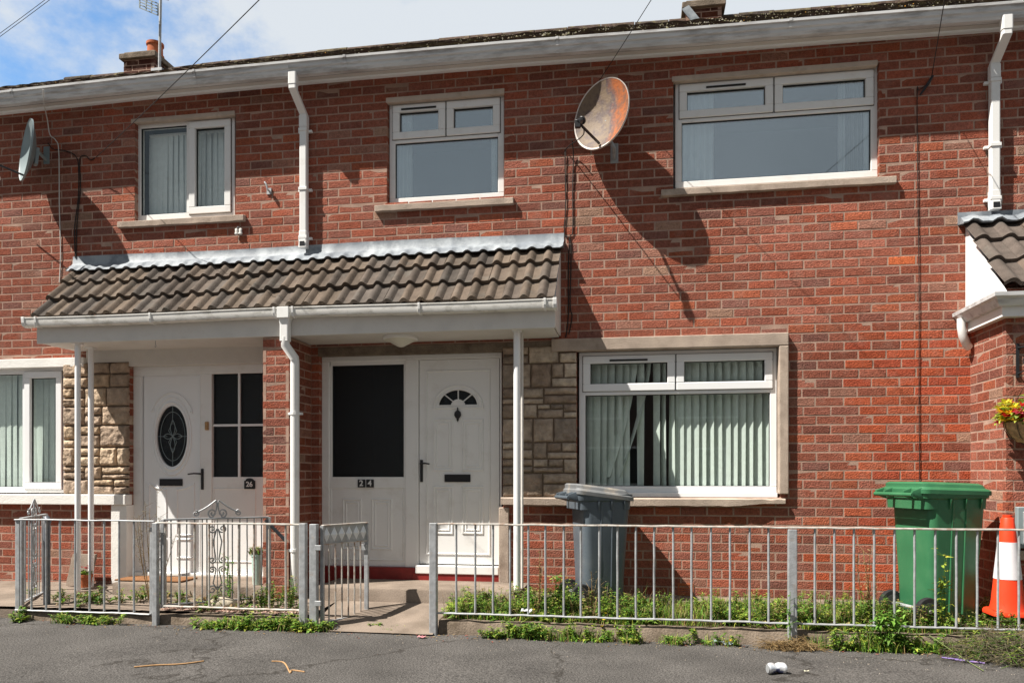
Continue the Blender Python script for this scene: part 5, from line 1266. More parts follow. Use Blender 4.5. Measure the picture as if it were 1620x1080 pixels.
mb = MB(); x = X(79, 1.0); mb.tube([(x - .03, -1.0, .05), (x - .03, -1.0, .80), (x - .02, -1.0, .835), (x - .05, -.98, .855)], .028, 10); tag(mb.build('gate_post', M['gatepost'] if 'gatepost' in M else M.setdefault('gatepost', material('dark_painted_steel', (.10, .11, .13), .5, .4, metal=.2, dirt=.5, dark=(.25, .2, .16), dscale=9)), smooth=True), 'dark round bent gate post behind the left-end railing', 'post')
mb = MB(); a = P(420, 822, .62); b = P(452, 855, .52); mb.bar(a, b, .02, .03); tag(mb.build('gate_stop', M['gatepost'], bevel=.003), 'short dark steel strut from the open gate to the brick pier', 'strut')

# ================================================================== WHEELIE BINS
def xf(o, loc, rz, s=1, tilt=0):
    o.location = loc; o.rotation_euler = (0, tilt, rz); return o
def wheelie(label, loc, rz, W, Dp, H, body, lid, lean=0, slope=.03):
    """local x: from the handle (x<0) to the front (x>0); y: across"""
    t = thing('wheelie_bin', label, 'wheelie bin', (0, 0, 0))
    def sec(l, w_, cx, z, r): return [(cx + a, b, z) for a, b in rrect(l, w_, r, 5)]
    mb = MB()
    zs = [(.0, .70, .74, .05), (.03, .74, .78, .055), (.25, .77, .82, .06), (.6, .84, .90, .06), (.84, .885, .955, .06)]
    rings = [sec(Dp * a * .90, W * b, .02 + Dp * .02 * z, H * z, r) for z, a, b, r in zs]
    rings += [sec(Dp * .86 * .90, W * .955, .02 + Dp * .02 * .86, H * .865, .06), sec(Dp * .95, W * 1.0, .01, H * .875, .055), sec(Dp * .97, W * 1.02, .01, H * .90, .055), sec(Dp * .97, W * 1.02, .01, H * .925, .055), sec(Dp * .92, W * .96, .01, H * .925, .05), sec(Dp * .90, W * .94, .01, H * .80, .05)]
    mb.loft(rings, cap1=False)
    b_ = mb.build('body', M[body], t, smooth=True, sharp=32)
    # moulded ribs
    mb = MB()
    for yy in (-1, 1):
        for xx in (-.05, .14):
            mb.loft([[(xx * Dp + a - .0, yy * (W * w_ / 2 - .004) + b, H * z) for a, b in rrect(.018, .022, .006, 2)] for z, w_ in ((.06, .79), (.6, .90), (.86, .955))])
    mb.build('rib', M[body], t, smooth=True)
    for xx in (-.10, .12, .34):
        for yy in (-1, 1):
            mb = MB(); mb.loft([[(xx * Dp + a, yy * (W * .5) * q + b, H * z) for a, b in rrect(.014, s_, .004, 2)] for z, q, s_ in ((.80, .955, .012), (.87, .985, .035))]); mb.build('comb_fin', M[body], t)
    # lid: shallow dome with skirt and raised bar
    mb = MB(); zl = H * .928
    rings = [sec(Dp * .99, W * 1.03, .01, zl - .030, .06), sec(Dp * 1.01, W * 1.05, .01, zl - .028, .06), sec(Dp * 1.01, W * 1.05, .01, zl + .002, .06), sec(Dp * .97, W * 1.01, .01, zl + .014, .06),
             sec(Dp * .93, W * .96, .0, zl + .022, .06), sec(Dp * .90, W * .92, -.01, zl + .045, .05), sec(Dp * .84, W * .84, -.015, zl + .058, .05), sec(Dp * .2, W * .2, -.015, zl + .064, .03)]
    rings = [[(a, b, c - slope * a) for a, b, c in r_] for r_ in rings]
    mb.loft(rings); ld_ = mb.build('lid', M[lid], t, smooth=True, sharp=28)
    mb = MB(); mb.loft([[(.52 * Dp + a, b, zl + z - slope * .52 * Dp) for a, b in rrect(.07, W * .55, .03, 4)] for z in (-.02, .008)]); mb.build('lid_grip', M[lid], ld_, smooth=True, sharp=40)
    # handle bar and hinge knuckles at the back
    mb = MB(); hx = -Dp * .54
    mb.tube([(hx - .032, -W * .44, zl - .03), (hx - .032, W * .44, zl - .03)], .016, 10)
    for yy in (-.42, -.22, .22, .42): mb.loft([[(hx + .06 - .092 * q, yy * W + b, zl - .02 + a) for a, b in rrect(.06 * s_, .022, .008, 2)] for q, s_ in ((0, 1.6), (1, .7))])
    mb.build('handle', M[body], t, smooth=True, sharp=40)
    mb = MB(); mb.tube([(-Dp * .37, -W * .5, .10), (-Dp * .37, W * .5, .10)], .014, 8); mb.build('axle', M['galv'], t)
    for yy in (-1, 1):
        mb = MB(); y0 = yy * W * .42; prof = [(.02, -.026), (.075, -.026), (.095, -.022), (.1, -.012), (.1, .012), (.095, .022), (.075, .026), (.02, .026)]
        mb.loft([[(-Dp * .37 + r * math.cos(2 * math.pi * k / 28), y0 + q, .10 + r * math.sin(2 * math.pi * k / 28)) for k in range(28)] for r, q in prof]); wh = mb.build('wheel', M['rubber'], t, smooth=True, sharp=35)
        mb = MB(); mb.loft([[(-Dp * .37 + r * math.cos(2 * math.pi * k / 20), y0 + q, .10 + r * math.sin(2 * math.pi * k / 20)) for k in range(20)] for r, q in ((.06, -.030), (.066, -.027), (.066, .027), (.06, .030))]); mb.build('hub', M['gasket'], wh, smooth=True, sharp=40)
    t.location = loc; t.rotation_euler = (lean, 0, rz); return t
dB = .60; gzr = .125
wheelie('green wheelie bin with closed lid standing near the right brick porch', (X(1478, dB), -dB, gzr), math.radians(20), .49, .60, 1.07, 'greenbin', 'greenbin')
dB = .37
wheelie('dark grey wheelie bin with dusty faded lid below the ground floor window', (X(944, dB), -dB, gzr + .005), math.radians(22), .43, .51, 1.02, 'greybin', 'greylid', slope=.13)

# ================================================================== CONE
cdp = .80; cx_ = X(1594, cdp); zc = .205
cn_ = thing('traffic_cone', 'red and white traffic cone beside the green bin', 'traffic cone', (cx_, -cdp, zc))
H = (Z(1595, 814, cdp) - zc)
def conep(a, b, ra, rb, name, mat, ex=0):
    mb = MB(); rings = [(ra + ex, a), (rb + ex, b)]
    lathe(mb, cx_, -cdp, [(r, zc + z) for r, z in rings], 40); return mb.build(name, M[mat], cn_, smooth=True, sharp=40)
mb = MB(); mb.loft([[(cx_ + a, -cdp + b, zc + z) for a, b in rrect(s_, s_, .05, 4)] for s_, z in ((.27, 0), (.27, .022), (.255, .035))]); mb.build('base', M['conered'], cn_, smooth=True, sharp=35)
mb = MB(); lathe(mb, cx_, -cdp, [(.122, zc + .03), (.112, zc + .07), (.107, zc + .10), (.058, zc + H * .80), (.042, zc + H * .965), (.040, zc + H * .97), (.030, zc + H * .975), (.032, zc + H), (.026, zc + H)], 40); mb.build('cone', M['conered'], cn_, smooth=True, sharp=40)
mb = MB(); r_ = lambda z: .107 + (.058 - .107) * (z - .10) / (H * .80 - .10) + .0025
za, zb_ = zc + .265, zc + .535
lathe(mb, cx_, -cdp, [(r_(za - zc) - .004, za), (r_(za - zc), za), (r_(zb_ - zc), zb_), (r_(zb_ - zc) - .004, zb_)], 40); mb.build('reflective_sleeve', M['conewhite'], cn_, smooth=True, sharp=40)

# ================================================================== HANGING BASKET
bd_ = .86; bx, bz = X(1632, bd_), Z(1620, 668, bd_)
hb = thing('hanging_basket', 'coir hanging basket of yellow and red flowers on the right porch corner', 'flower basket', (bx, -bd_, bz))
mb = MB(); lathe(mb, bx, -bd_, [(.03, bz - .155), (.09, bz - .14), (.135, bz - .10), (.165, bz - .04), (.175, bz), (.16, bz), (.10, bz - .02), (.02, bz - .02)], 30); mb.build('coir_liner', M['coir'] if 'coir' in M else M.setdefault('coir', material('coir_liner', (.46, .29, .16), .95, .05, var=.3, vscale=25, bump=.012, bscale=60)), hb, smooth=True)
mb = MB()
for k in range(10):
    a = 2 * math.pi * k / 10; mb.tube([(bx + r * math.cos(a), -bd_ + r * math.sin(a), z) for r, z in ((.182, bz + .005), (.170, bz - .05), (.135, bz - .108), (.05, bz - .158))], .0025, 5)
mb.tube([(bx + .18 * math.cos(2 * math.pi * k / 24), -bd_ + .18 * math.sin(2 * math.pi * k / 24), bz + .004) for k in range(25)], .003, 5)
for k in range(3):
    a = 2 * math.pi * k / 3 + .4; mb.tube([(bx + .18 * math.cos(a), -bd_ + .18 * math.sin(a), bz), (bx, -bd_, bz + .36)], .002, 4)
mb.build('wire_frame', M['black'], hb)
# leaf helper
def leafc(kind):
    j = R.uniform(.7, 1.3)
    c = {'green': [(.075, .17, .02), (.11, .23, .03), (.15, .26, .045), (.05, .12, .018)], 'yellowgreen': [(.22, .30, .04), (.17, .25, .03), (.30, .33, .05)], 'dry': [(.30, .20, .09), (.22, .14, .06), (.36, .26, .13)], 'mixed': [(.08, .17, .022), (.15, .25, .038), (.24, .30, .055), (.05, .12, .018), (.28, .24, .09)],
         'yellow': [(.75, .52, .02), (.70, .60, .05)], 'red': [(.65, .03, .04), (.70, .10, .14), (.60, .02, .02)], 'greydry': [(.20, .17, .11), (.15, .13, .085), (.24, .20, .13)]}[kind]
    c = R.choice(c); g_ = 1.3 if kind in ('green', 'yellowgreen', 'mixed') else 1.0; return tuple(v * j * g_ for v in c)
def leaf(mb, p, d, L, w_, c, curl=.25, up=None):
    d = Vector(d).normalized(); s_ = d.cross(up or Vector((R.uniform(-.3, .3), R.uniform(-.3, .3), 1)))
    if s_.length < .05: s_ = Vector((1, 0, 0))
    s_.normalize(); n_ = s_.cross(d)
    p = Vector(p); m1 = p + d * L * .35 + n_ * L * .06; m2 = p + d * L * .7 - n_ * L * .0 * curl; tip = p + d * L - n_ * L * curl
    mb.add([p, m1 + s_ * w_ * .5, m2 + s_ * w_ * .42, tip, m2 - s_ * w_ * .42, m1 - s_ * w_ * .5, m1 - n_ * w_ * .15, m2 - n_ * w_ * .12],
           [(0, 1, 6), (1, 2, 7, 6), (2, 3, 7), (3, 4, 7), (4, 5, 6, 7), (5, 0, 6)], 0, c)
mb = MB(); mbf = MB()
for k in range(420):
    a = R.uniform(0, 2 * math.pi); r = .20 * math.sqrt(R.random()); h = R.uniform(-.03, .17) * (1 - r * 2.2); p = Vector((bx + r * math.cos(a) * 1.05, -bd_ + r * math.sin(a), bz + .02 + max(-.06, h)))
    leaf(mb, p, (math.cos(a) * .7 + R.uniform(-.5, .5), math.sin(a) * .7 + R.uniform(-.5, .5), R.uniform(-.5, .8)), R.uniform(.04, .07), R.uniform(.025, .04), leafc('yellowgreen' if R.random() < .85 else 'green'))
mb.build('foliage', M['leaf'], hb)
for k in range(120):
    a = R.uniform(0, 2 * math.pi); r = .235 * math.sqrt(R.uniform(.3, 1)); p = Vector((bx + r * math.cos(a), -bd_ + r * math.sin(a), bz + R.uniform(-.02, .19) * (1.25 - r * 3)))
    kd = 'red' if R.random() < .5 else 'yellow'; c = leafc(kd)
    for q in range(6):
        b = q * math.pi / 3; leaf(mbf, p, (math.cos(b), math.sin(b) * .6 - .5, math.sin(b) * .5 + .3), .045, .034, tuple(v * R.uniform(.85, 1.1) for v in c), .1)
mbf.build('flowers', M['petal'] if 'petal' in M else M.setdefault('petal', material('petal', attr=True, rough=.6, spec=.2, trans=.3)), hb)
bk = thing('basket_bracket', 'black scrolled iron bracket above the flower basket', 'bracket', (bx, -PDp, bz + .3))
mb = MB(); zt2, zb2 = Z(1611, 543, PDp + .02), Z(1611, 597, PDp + .02); xk = X(1611, PDp + .02)
mb.bar((xk, -PDp - .008, zb2), (xk, -PDp - .008, zt2), .022, .010, (0, 1, 0)); mb.tube([(xk, -PDp - .012, zt2 - .03), (xk + .1, -PDp - .12, zt2 - .03), (bx, -bd_, bz + .375)], .008, 6)
mb.tube([(xk, -PDp - .012, zb2 + .03), (xk + .03, -PDp - .06, zb2 + .05), (xk + .05, -PDp - .09, zt2 - .06), (xk + .06, -PDp - .1, zt2 - .035)], .006, 6); mb.tube(spiral(Vector((xk + .045, -PDp - .05, zb2 + .12)), Vector((.75, -.66, 0)), .035, 1.4, 0, 1), .005, 6)
mb.build('bracket_arm', M['black'], bk, smooth=True)

# ================================================================== VEGETATION
def gnd(x, d):
    if d > 1.2: return gz(x, -d)
    return .082 + (.140 - .082) * (1.12 - d) / .88 if x > GX0 else .10 + .05 * (1.12 - d)
def blades(mb, x, y, z, n, hmin, hmax, spread, kinds, w_=.006):
    for _ in range(n):
        a = R.uniform(0, 2 * math.pi); r = spread * math.sqrt(R.random()); h = R.uniform(hmin, hmax); b = Vector((x + r * math.cos(a), y + r * math.sin(a), z)); o_ = R.uniform(.1, .7) * h; a2 = R.uniform(0, 2 * math.pi)
        q = Vector((math.cos(a2), math.sin(a2), 0)); s_ = Vector((-q.y, q.x, 0)) * w_ * R.uniform(.6, 1.3) / 2; c = leafc(R.choice(kinds))
        m = b + q * o_ * .3 + Vector((0, 0, h * .6)); t_ = b + q * o_ + Vector((0, 0, h * .95))
        mb.add([b - s_, b + s_, m + s_ * .8, m - s_ * .8, t_], [(0, 1, 2, 3), (3, 2, 4)], 0, c)
def rosette(mb, x, y, z, n, L, kinds, elev=(.15, 1.1), w_=.30):
    for _ in range(n):
        a = R.uniform(0, 2 * math.pi); e_ = R.uniform(*elev); l = L * R.uniform(.6, 1.15)
        leaf(mb, (x, y, z + R.uniform(0, .01)), (math.cos(a) * math.cos(e_), math.sin(a) * math.cos(e_), math.sin(e_)), l, l * w_, leafc(R.choice(kinds)), R.uniform(.15, .5))
def bushlet(mb, x, y, z, h, n, kinds, rad):
    """leafy weed: stems with many small toothed leaves"""
    for s_ in range(max(3, n // 14)):
        a = R.uniform(0, 2 * math.pi); r0 = rad * .4 * R.random(); tip = Vector((x + math.cos(a) * rad * R.uniform(.3, 1), y + math.sin(a) * rad * R.uniform(.3, 1) * .7, z + h * R.uniform(.6, 1.05))); b = Vector((x + r0 * math.cos(a), y + r0 * math.sin(a), z))
        mb.tube([b, (b + tip) / 2 + Vector((0, 0, h * .08)), tip], [.003, .0022, .0012], 4, 0, leafc('green'))
        for k in range(22):
            f_ = R.uniform(.15, 1.0); p = b + (tip - b) * f_ + Vector((0, 0, h * .08 * math.sin(f_ * 3.1))); a2 = R.uniform(0, 2 * math.pi)
            leaf(mb, p, (math.cos(a2), math.sin(a2), R.uniform(-.1, .7)), R.uniform(.018, .045), R.uniform(.005, .014), leafc(R.choice(kinds)), R.uniform(0, .4))
mb = MB(); R.seed(5)
xg0, xg1 = GX0 + .03, XR - .2
for _ in range(5200):
    d = R.uniform(.30, 1.12); x = R.uniform(xg0, xg1); den = noise.noise(Vector((x * 1.8, d * 2.6, 1))) + .12 + (.20 if d > .8 else 0)
    if den < 0: continue
    blades(mb, x, -d, gnd(x, d), 5, .03, .09 + .05 * max(0, den), .035, ['green', 'yellowgreen', 'mixed', 'dry'], .006)
for _ in range(260):
    d = R.uniform(.5, 1.12); x = R.uniform(xg0, xg1); blades(mb, x, -d, gnd(x, d), 5, .10, .26, .03, ['dry', 'greydry', 'mixed'], .003)
tag(mb.build('grass', M['leaf']), 'patchy rough grass in the strip behind the long railing', 'grass', kind='stuff')
mb = MB()
for _ in range(900):
    d = R.uniform(.42, 1.12); x = R.uniform(xg0, xg1); den = noise.noise(Vector((x * 1.3 + 7, d * 2, 4)))
    if den < -.22: continue
    q = R.random()
    if q < .45: rosette(mb, x, -d, gnd(x, d), 11, R.uniform(.06, .13), ['green', 'mixed', 'yellowgreen'])
    elif q < .9: bushlet(mb, x, -d, gnd(x, d), R.uniform(.08, .19), 42, ['green', 'mixed', 'yellowgreen'], .08)
    else: bushlet(mb, x, -d, gnd(x, d), R.uniform(.12, .24), 30, ['dry', 'mixed'], .05)
for (px, d, h_, rad, n_) in ((850, .9, .26, .10, 4), (880, .95, .30, .12, 6), (900, .8, .22, .12, 4), (960, 1.0, .20, .10, 4), (1005, 1.0, .20, .10, 3), (1140, .95, .20, .10, 4), (1165, .9, .17, .1, 3), (1262, .95, .24, .11, 5), (1290, .85, .22, .10, 3), (1350, .9, .30, .12, 5), (1385, .95, .34, .14, 7), (1410, 1.0, .30, .12, 5), (1440, .95, .2, .1, 3), (1480, 1.0, .24, .1, 4), (1560, .98, .2, .12, 4), (1600, 1.0, .2, .12, 4), (740, .9, .2, .1, 4), (780, .8, .18, .1, 4)):
    x = X(px, d)
    for _ in range(n_): xx = x + R.uniform(-.09, .09); bushlet(mb, xx, -d + R.uniform(-.05, .05), gnd(xx, d), h_ * R.uniform(.6, 1), 42, R.choice([['green', 'mixed'], ['yellowgreen', 'mixed'], ['green'], ['mixed', 'dry']]), rad)
tag(mb.build('weeds', M['leaf']), 'low leafy green weeds covering the strip behind the long railing', 'weeds', kind='stuff')
# weeds along the foot of the kerbs, in drifts
mb = MB()
for (pa_, pb_, n_, h_) in ((745, 800, 8, .07), (800, 900, 34, .12), (900, 1010, 34, .12), (1040, 1170, 16, .09), (1290, 1345, 14, .13), (1345, 1450, 46, .17), (1450, 1500, 12, .12), (85, 200, 22, .075), (300, 350, 10, .08), (350, 470, 52, .11), (440, 530, 30, .075), (15, 35, 6, .10), (590, 640, 6, .04)):
    for _ in range(n_):
        px = R.uniform(pa_, pb_); d = R.uniform(1.21, 1.30) if pa_ != 590 else R.uniform(1.0, 1.2); x = X(px, d); z = gz(x, -d)
        q = R.random()
        if q < .45: bushlet(mb, x, -d, z, h_ * R.uniform(.6, 1.3), 42, ['green', 'yellowgreen', 'mixed'], .07)
        elif q < .7: rosette(mb, x, -d, z, 10, R.uniform(.05, .10), ['green', 'yellowgreen'], (.1, .8))
        else: blades(mb, x, -d, z, 26, .03, h_, .06, ['green', 'green', 'dry', 'yellowgreen'], .004)
tag(mb.build('kerb_weeds', M['leaf']), 'clumps of green weeds and grass sprouting along the foot of the kerbs', 'weeds', kind='stuff')
mb = MB()
for _ in range(150):
    px = R.uniform(45, 475); d = R.uniform(.55, 1.1); x = X(px, d)
    if noise.noise(Vector((x * 2.2, d * 3, 9))) < .02: continue
    (rosette if R.random() < .5 else lambda m_, a, b, c, n_, L_, k_: bushlet(m_, a, b, c, R.uniform(.05, .14), 30, k_, .06))(mb, x, -d, gnd(x, d), 9, .07, ['green', 'mixed', 'dry'])
for _ in range(16):
    x = X(R.uniform(425, 470), .8); d = R.uniform(.7, 1.05); bushlet(mb, x, -d, gnd(x, d), R.uniform(.12, .26), 40, ['green', 'mixed', 'dry'], .08)
tag(mb.build('yard_weeds', M['leaf']), 'scattered small weeds in the paved yard of number 26', 'weeds', kind='stuff')
# individual tall plants
def tallweed(label, px, d, pyt, kind, nst=5, spread=.10, flowers=None, dens=26, lw=.012, ll=.035):
    x = X(px, d); z0 = gnd(x, d); zt_ = Z(px, pyt, d); t = thing('tall_weed', label, 'weed', (x, -d, z0), 'tall weeds')
    ms = MB(); ml = MB(); mf = MB(); H = zt_ - z0
    for s_ in range(nst):
        h = H * (1 if s_ == 0 else R.uniform(.55, .98)); a = R.uniform(0, 2 * math.pi); tip = Vector((x + math.cos(a) * spread * (0 if s_ == 0 else R.uniform(.3, 1)), -d + math.sin(a) * spread * .6 * R.random(), z0 + h))
        b = Vector((x + math.cos(a) * .01, -d + math.sin(a) * .01, z0)); mid = (b + tip) / 2 + Vector((R.uniform(-.02, .02), 0, 0)); pts = [b, mid, tip]
        ms.tube(pts, [.0038, .003, .0014], 5, 0, leafc('dry' if kind in ('dry', 'greydry') else 'green'))
        for k in range(dens):
            f_ = R.uniform(.12, 1) ** .8; p = b + (tip - b) * f_; a2 = R.uniform(0, 2 * math.pi); leaf(ml, p, (math.cos(a2), math.sin(a2) * .8, R.uniform(-.3, .7)), ll * R.uniform(.6, 1.3), lw * R.uniform(.6, 1.3), leafc(kind), R.uniform(0, .6))
            if k % 5 == 0 and f_ > .4:
                q = p + Vector((math.cos(a2) * .06, math.sin(a2) * .04, R.uniform(.02, .06))); ms.tube([p, q], .0012, 4, 0, leafc('dry' if kind in ('dry', 'greydry') else 'green')); leaf(ml, q, (math.cos(a2), 0, .4), ll * .6, lw, leafc(kind))
                if flowers:
                    for e_ in range(5): b2 = e_ * 1.26; leaf(mf, q + Vector((0, 0, .008)), (math.cos(b2), math.sin(b2), .3), .014, .010, leafc(flowers), 0)
    ms.build('stem', M['leaf'], t); ml.build('leaves', M['leaf'], t)
    if mf.f: mf.build('flowers', M['petal'], t)
    return t
R.seed(21)
tallweed('tall straggly dry weed with bare stems before the left grey post of the middle railing', 240, 1.05, 775, 'greydry', 9, .22, None, 30, .009, .026)
tallweed('slim green weed growing before the number 26 door behind the scroll gate', 362, .92, 882, 'green', 3, .05, None, 26, .014, .05)
tallweed('dry seeding weed beside the grey bin, on its left', 853, .95, 868, 'dry', 4, .10, None, 24, .010, .03)
tallweed('wispy dry weed growing in front of the grey bin', 935, 1.02, 905, 'greydry', 6, .12, None, 20, .008, .03)
tallweed('reddish dry dock weed left of the green bin', 1375, .9, 868, 'dry', 5, .10, None, 26, .012, .025)
tallweed('tall yellow-flowered ragwort standing in front of the green bin', 1494, 1.05, 877, 'yellowgreen', 3, .06, 'yellow', 20, .02, .055)
tallweed('small weed climbing in front of the middle post of the long railing', 1250, 1.26, 935, 'green', 2, .03, None, 12, .014, .03)
tallweed('leafy thistle at the kerb foot below the green bin', 1405, 1.27, 968, 'green', 5, .12, None, 22, .026, .065)
tallweed('leafy green weed left of the white post of the canopy foot', 880, .98, 905, 'mixed', 6, .12, None, 30, .018, .05)
# little yellow flowers
mb = MB(); t = None
for (px, py, d) in ((955, 980, 1.16), (958, 970, 1.0), (844, 964, 1.05), (1156, 1013, 1.27), (1149, 1015, 1.27), (952, 990, 1.2)):
    p = P(px, py, d)
    m_ = MB()
    for e_ in range(9): b2 = e_ * .7; leaf(m_, p, (math.cos(b2), math.sin(b2) - .4, .45), .018, .009, leafc('yellow'), 0)
    m_.tube([p, (p.x + .01, p.y + .01, gnd(p.x, d))], .002, 4, 0, (.06, .12, .02)); tag(m_.build('dandelion', M['petal']), 'small yellow dandelion flower in the weeds by the long railing', 'flower', 'yellow dandelions')
# gravel
mb = MB(); R.seed(3)
for _ in range(1500):
    px = R.uniform(256, 476); d = R.uniform(.86, 1.10); x = X(px, d); r = R.uniform(.007, .015); z = gnd(x, d) + r * .3; c = R.choice([(.38, .25, .19), (.30, .18, .14), (.46, .34, .27), (.25, .17, .13), (.42, .28, .24)])
    b = len(mb.v); vs_ = [(x + a * r * R.uniform(.7, 1.3), -d + e_ * r * R.uniform(.7, 1.3), z + f_ * r * R.uniform(.5, .9)) for a, e_, f_ in ((1, 0, 0), (0, 1, 0), (-1, 0, 0), (0, -1, 0), (0, 0, 1), (0, 0, -1))]
    mb.add(vs_, [(0, 1, 4), (1, 2, 4), (2, 3, 4), (3, 0, 4), (1, 0, 5), (2, 1, 5), (3, 2, 5), (0, 3, 5)], 0, c)
tag(mb.build('gravel', M['pebble']), 'pinkish gravel behind the middle railing', 'gravel', kind='stuff')
# boulder
def blob(mb, c, rx, ry, rz_, seed, amp=.15, n=24, c_=(1, 1, 1)):
    rings = []
    for i in range(1, n // 2):
        ph = math.pi * i / (n // 2); row = []
        for k in range(n):
            th = 2 * math.pi * k / n; v = Vector((math.sin(ph) * math.cos(th), math.sin(ph) * math.sin(th), math.cos(ph))); f_ = 1 + amp * noise.noise(v * 1.6 + Vector((seed, 0, 0))); row.append((c[0] + v.x * rx * f_, c[1] + v.y * ry * f_, c[2] + v.z * rz_ * f_))
        rings.append(row)
    mb.loft(rings, 0, c_)
x = X(346, .98); mb = MB(); blob(mb, (x + .02, -.98, .15), .135, .09, .062, 4); tag(mb.build('stone', M['boulder'] if 'boulder' in M else M.setdefault('boulder', material('pale_boulder', (.46, .40, .31), .9, .1, var=.2, vscale=9, bump=.005, bscale=40)), smooth=True), 'smooth pale boulder lying on the gravel behind the middle railing', 'stone')
# doormat, pots, slab, small items at number 26
mb = MB(); x0, x1 = X(196, .30), X(300, .30); mb.box(x0, x1, -.44, -.16, .240, .254); tag(mb.build('doormat', M['mat'], bevel=.004), 'orange-brown coir doormat on the step of number 26', 'doormat')
pt_ = P(407, 910, .44); zz = .238
t = thing('plant_pot', 'pale green plant pot with dried flowers beside the brick pier', 'plant pot', (pt_.x, pt_.y, zz)); top_ = Z(407, 876, .44)
mb = MB(); lathe(mb, pt_.x, pt_.y, [(.040, zz), (.052, top_ - .02), (.058, top_ - .018), (.058, top_), (.052, top_), (.055, top_ - .02), (.01, top_ - .02)], 22); mb.build('pot', M['potgreen'] if 'potgreen' in M else M.setdefault('potgreen', material('pale_green_plastic', (.42, .56, .50), .5, .4, dirt=.2, dark=(.4, .4, .35))), t, smooth=True, sharp=40)
mb = MB()
for _ in range(90): a = R.uniform(0, 6.28); leaf(mb, (pt_.x + R.uniform(-.05, .05), pt_.y + R.uniform(-.05, .05), top_ - .01), (math.cos(a) * .5, math.sin(a) * .5, 1), R.uniform(.05, .11), .014, leafc(R.choice(['dry', 'greydry', 'green'])))
mb.build('dried_plant', M['leaf'], t)
mb = MB(); p = P(106, 905, .35); mb.loft([[(p.x + a, -.10 - .10 * (1 - f_) + b, .15 + .30 * f_) for a, b in rrect(.26, .03, .008, 2)] for f_ in (0, 1)]); tag(mb.build('stone_slab', M['path'], bevel=.004), 'grey paving slab leaning against the brickwork under the left window', 'paving slab')
t = thing('plant_pot', 'small terracotta pot with red flowers below the left window', 'plant pot', (X(135, .3), -.3, .15)); x = X(135, .3)
mb = MB(); lathe(mb, x, -.3, [(.045, .15), (.062, .25), (.068, .25), (.068, .275), (.055, .275), (.05, .26), (.01, .26)], 20); mb.build('pot', M['terracotta'], t, smooth=True, sharp=40)
mb = MB(); mbf = MB()
for _ in range(60): a = R.uniform(0, 6.28); leaf(mb, (x + R.uniform(-.04, .04), -.3 + R.uniform(-.04, .04), .26), (math.cos(a) * .7, math.sin(a) * .7, 1), R.uniform(.04, .09), .02, leafc('mixed'))
for _ in range(10):
    p = Vector((x + R.uniform(-.07, .07), -.3 + R.uniform(-.06, .06), .33 + R.uniform(0, .06)))
    for e_ in range(5): leaf(mbf, p, (math.cos(e_ * 1.26), math.sin(e_ * 1.26) - .3, .3), .02, .016, leafc('red'), 0)
mb.build('leaves', M['leaf'], t); mbf.build('flowers', M['petal'], t)

# ================================================================== LITTER on the pavement
def gp_(px, py):
    d = D - (ZE - .002) * F / (py - HY) * D / dep(px, 0)
    return Vector((X(px, d), -d, gz(X(px, d), -d)))
def stick(label, pts, r=.006, mat='wood'):
    P3 = [gp_(*q) + Vector((0, 0, r * .8)) for q in pts]; return cable(label, P3, r, mat, 'twig', None, 'twig')
stick('long thin bent orange-brown twig on the asphalt, left', [(212, 1054), (245, 1051), (285, 1049), (322, 1044)])
stick('short forked dry twig on the asphalt below the open gate', [(430, 1045), (449, 1047), (459, 1063), (462, 1059), (482, 1062)], .005)
c_ = gp_(1229, 1065); t = thing('drink_can', 'crushed silver and blue drink can lying on the asphalt', 'can', c_)
mb = MB(); ax = Vector((.97, .25, 0)).normalized(); s_ = Vector((-ax.y, ax.x, 0)); rings = []
for k in range(15):
    f_ = k / 14; r = .033; sq = 1 - .42 * math.exp(-((f_ - .48) / .10) ** 2); tw = .25 * math.exp(-((f_ - .5) / .15) ** 2)
    if k in (0, 14): r = .026
    c = c_ + ax * (f_ - .5) * .115 + s_ * .02 * math.sin(f_ * 3) + Vector((0, 0, .035))
    rings.append([c + s_ * math.cos(2 * math.pi * i / 26) * r * (1 + tw * .4) + Vector((0, 0, 1)) * math.sin(2 * math.pi * i / 26) * r * sq * (1 + .05 * math.sin(i * 3 + k)) for i in range(26)])
mb.loft(rings); nv = len(rings[0])
mb.c = [(.12, .14, .30) if 5 < (i // nv) < 9 and (i % nv) > 12 or (3 < (i // nv) < 12 and 14 < (i % nv) < 20) else (.80, .82, .85) for i in range(len(mb.v))]
def canmat():
    m_ = material('printed_aluminium', attr=True, rough=.3, spec=.5, metal=.5, bump=.002, bscale=40); return m_
M['can'] = canmat(); mb.build('can_body', M['can'], t, smooth=True, sharp=50)
mb = MB(); e_ = c_ + ax * -.0575 + s_ * 0 + Vector((0, 0, .035)); mb.tube([e_ - ax * .003, e_ + ax * .003], .027, 20); mb.build('can_end', M['galv'], t, smooth=True)
P3 = [gp_(1490, 1040), gp_(1520, 1045), gp_(1558, 1049)]; mb = MB(); mb.tube([P3[0] + Vector((0, 0, .008)), P3[1] + Vector((0, 0, .01)), P3[2] + Vector((0, 0, .008))], [.004, .008, .005], 7)
tag(mb.build('wrapper', M['purple'] if 'purple' in M else M.setdefault('purple', material('violet_wrapper', (.20, .14, .36), .4, .5, dirt=.6, dark=(.55, .35, .42), dscale=30)), smooth=True), 'thin twisted violet and white wrapper beside the heap of dead stems', 'wrapper')
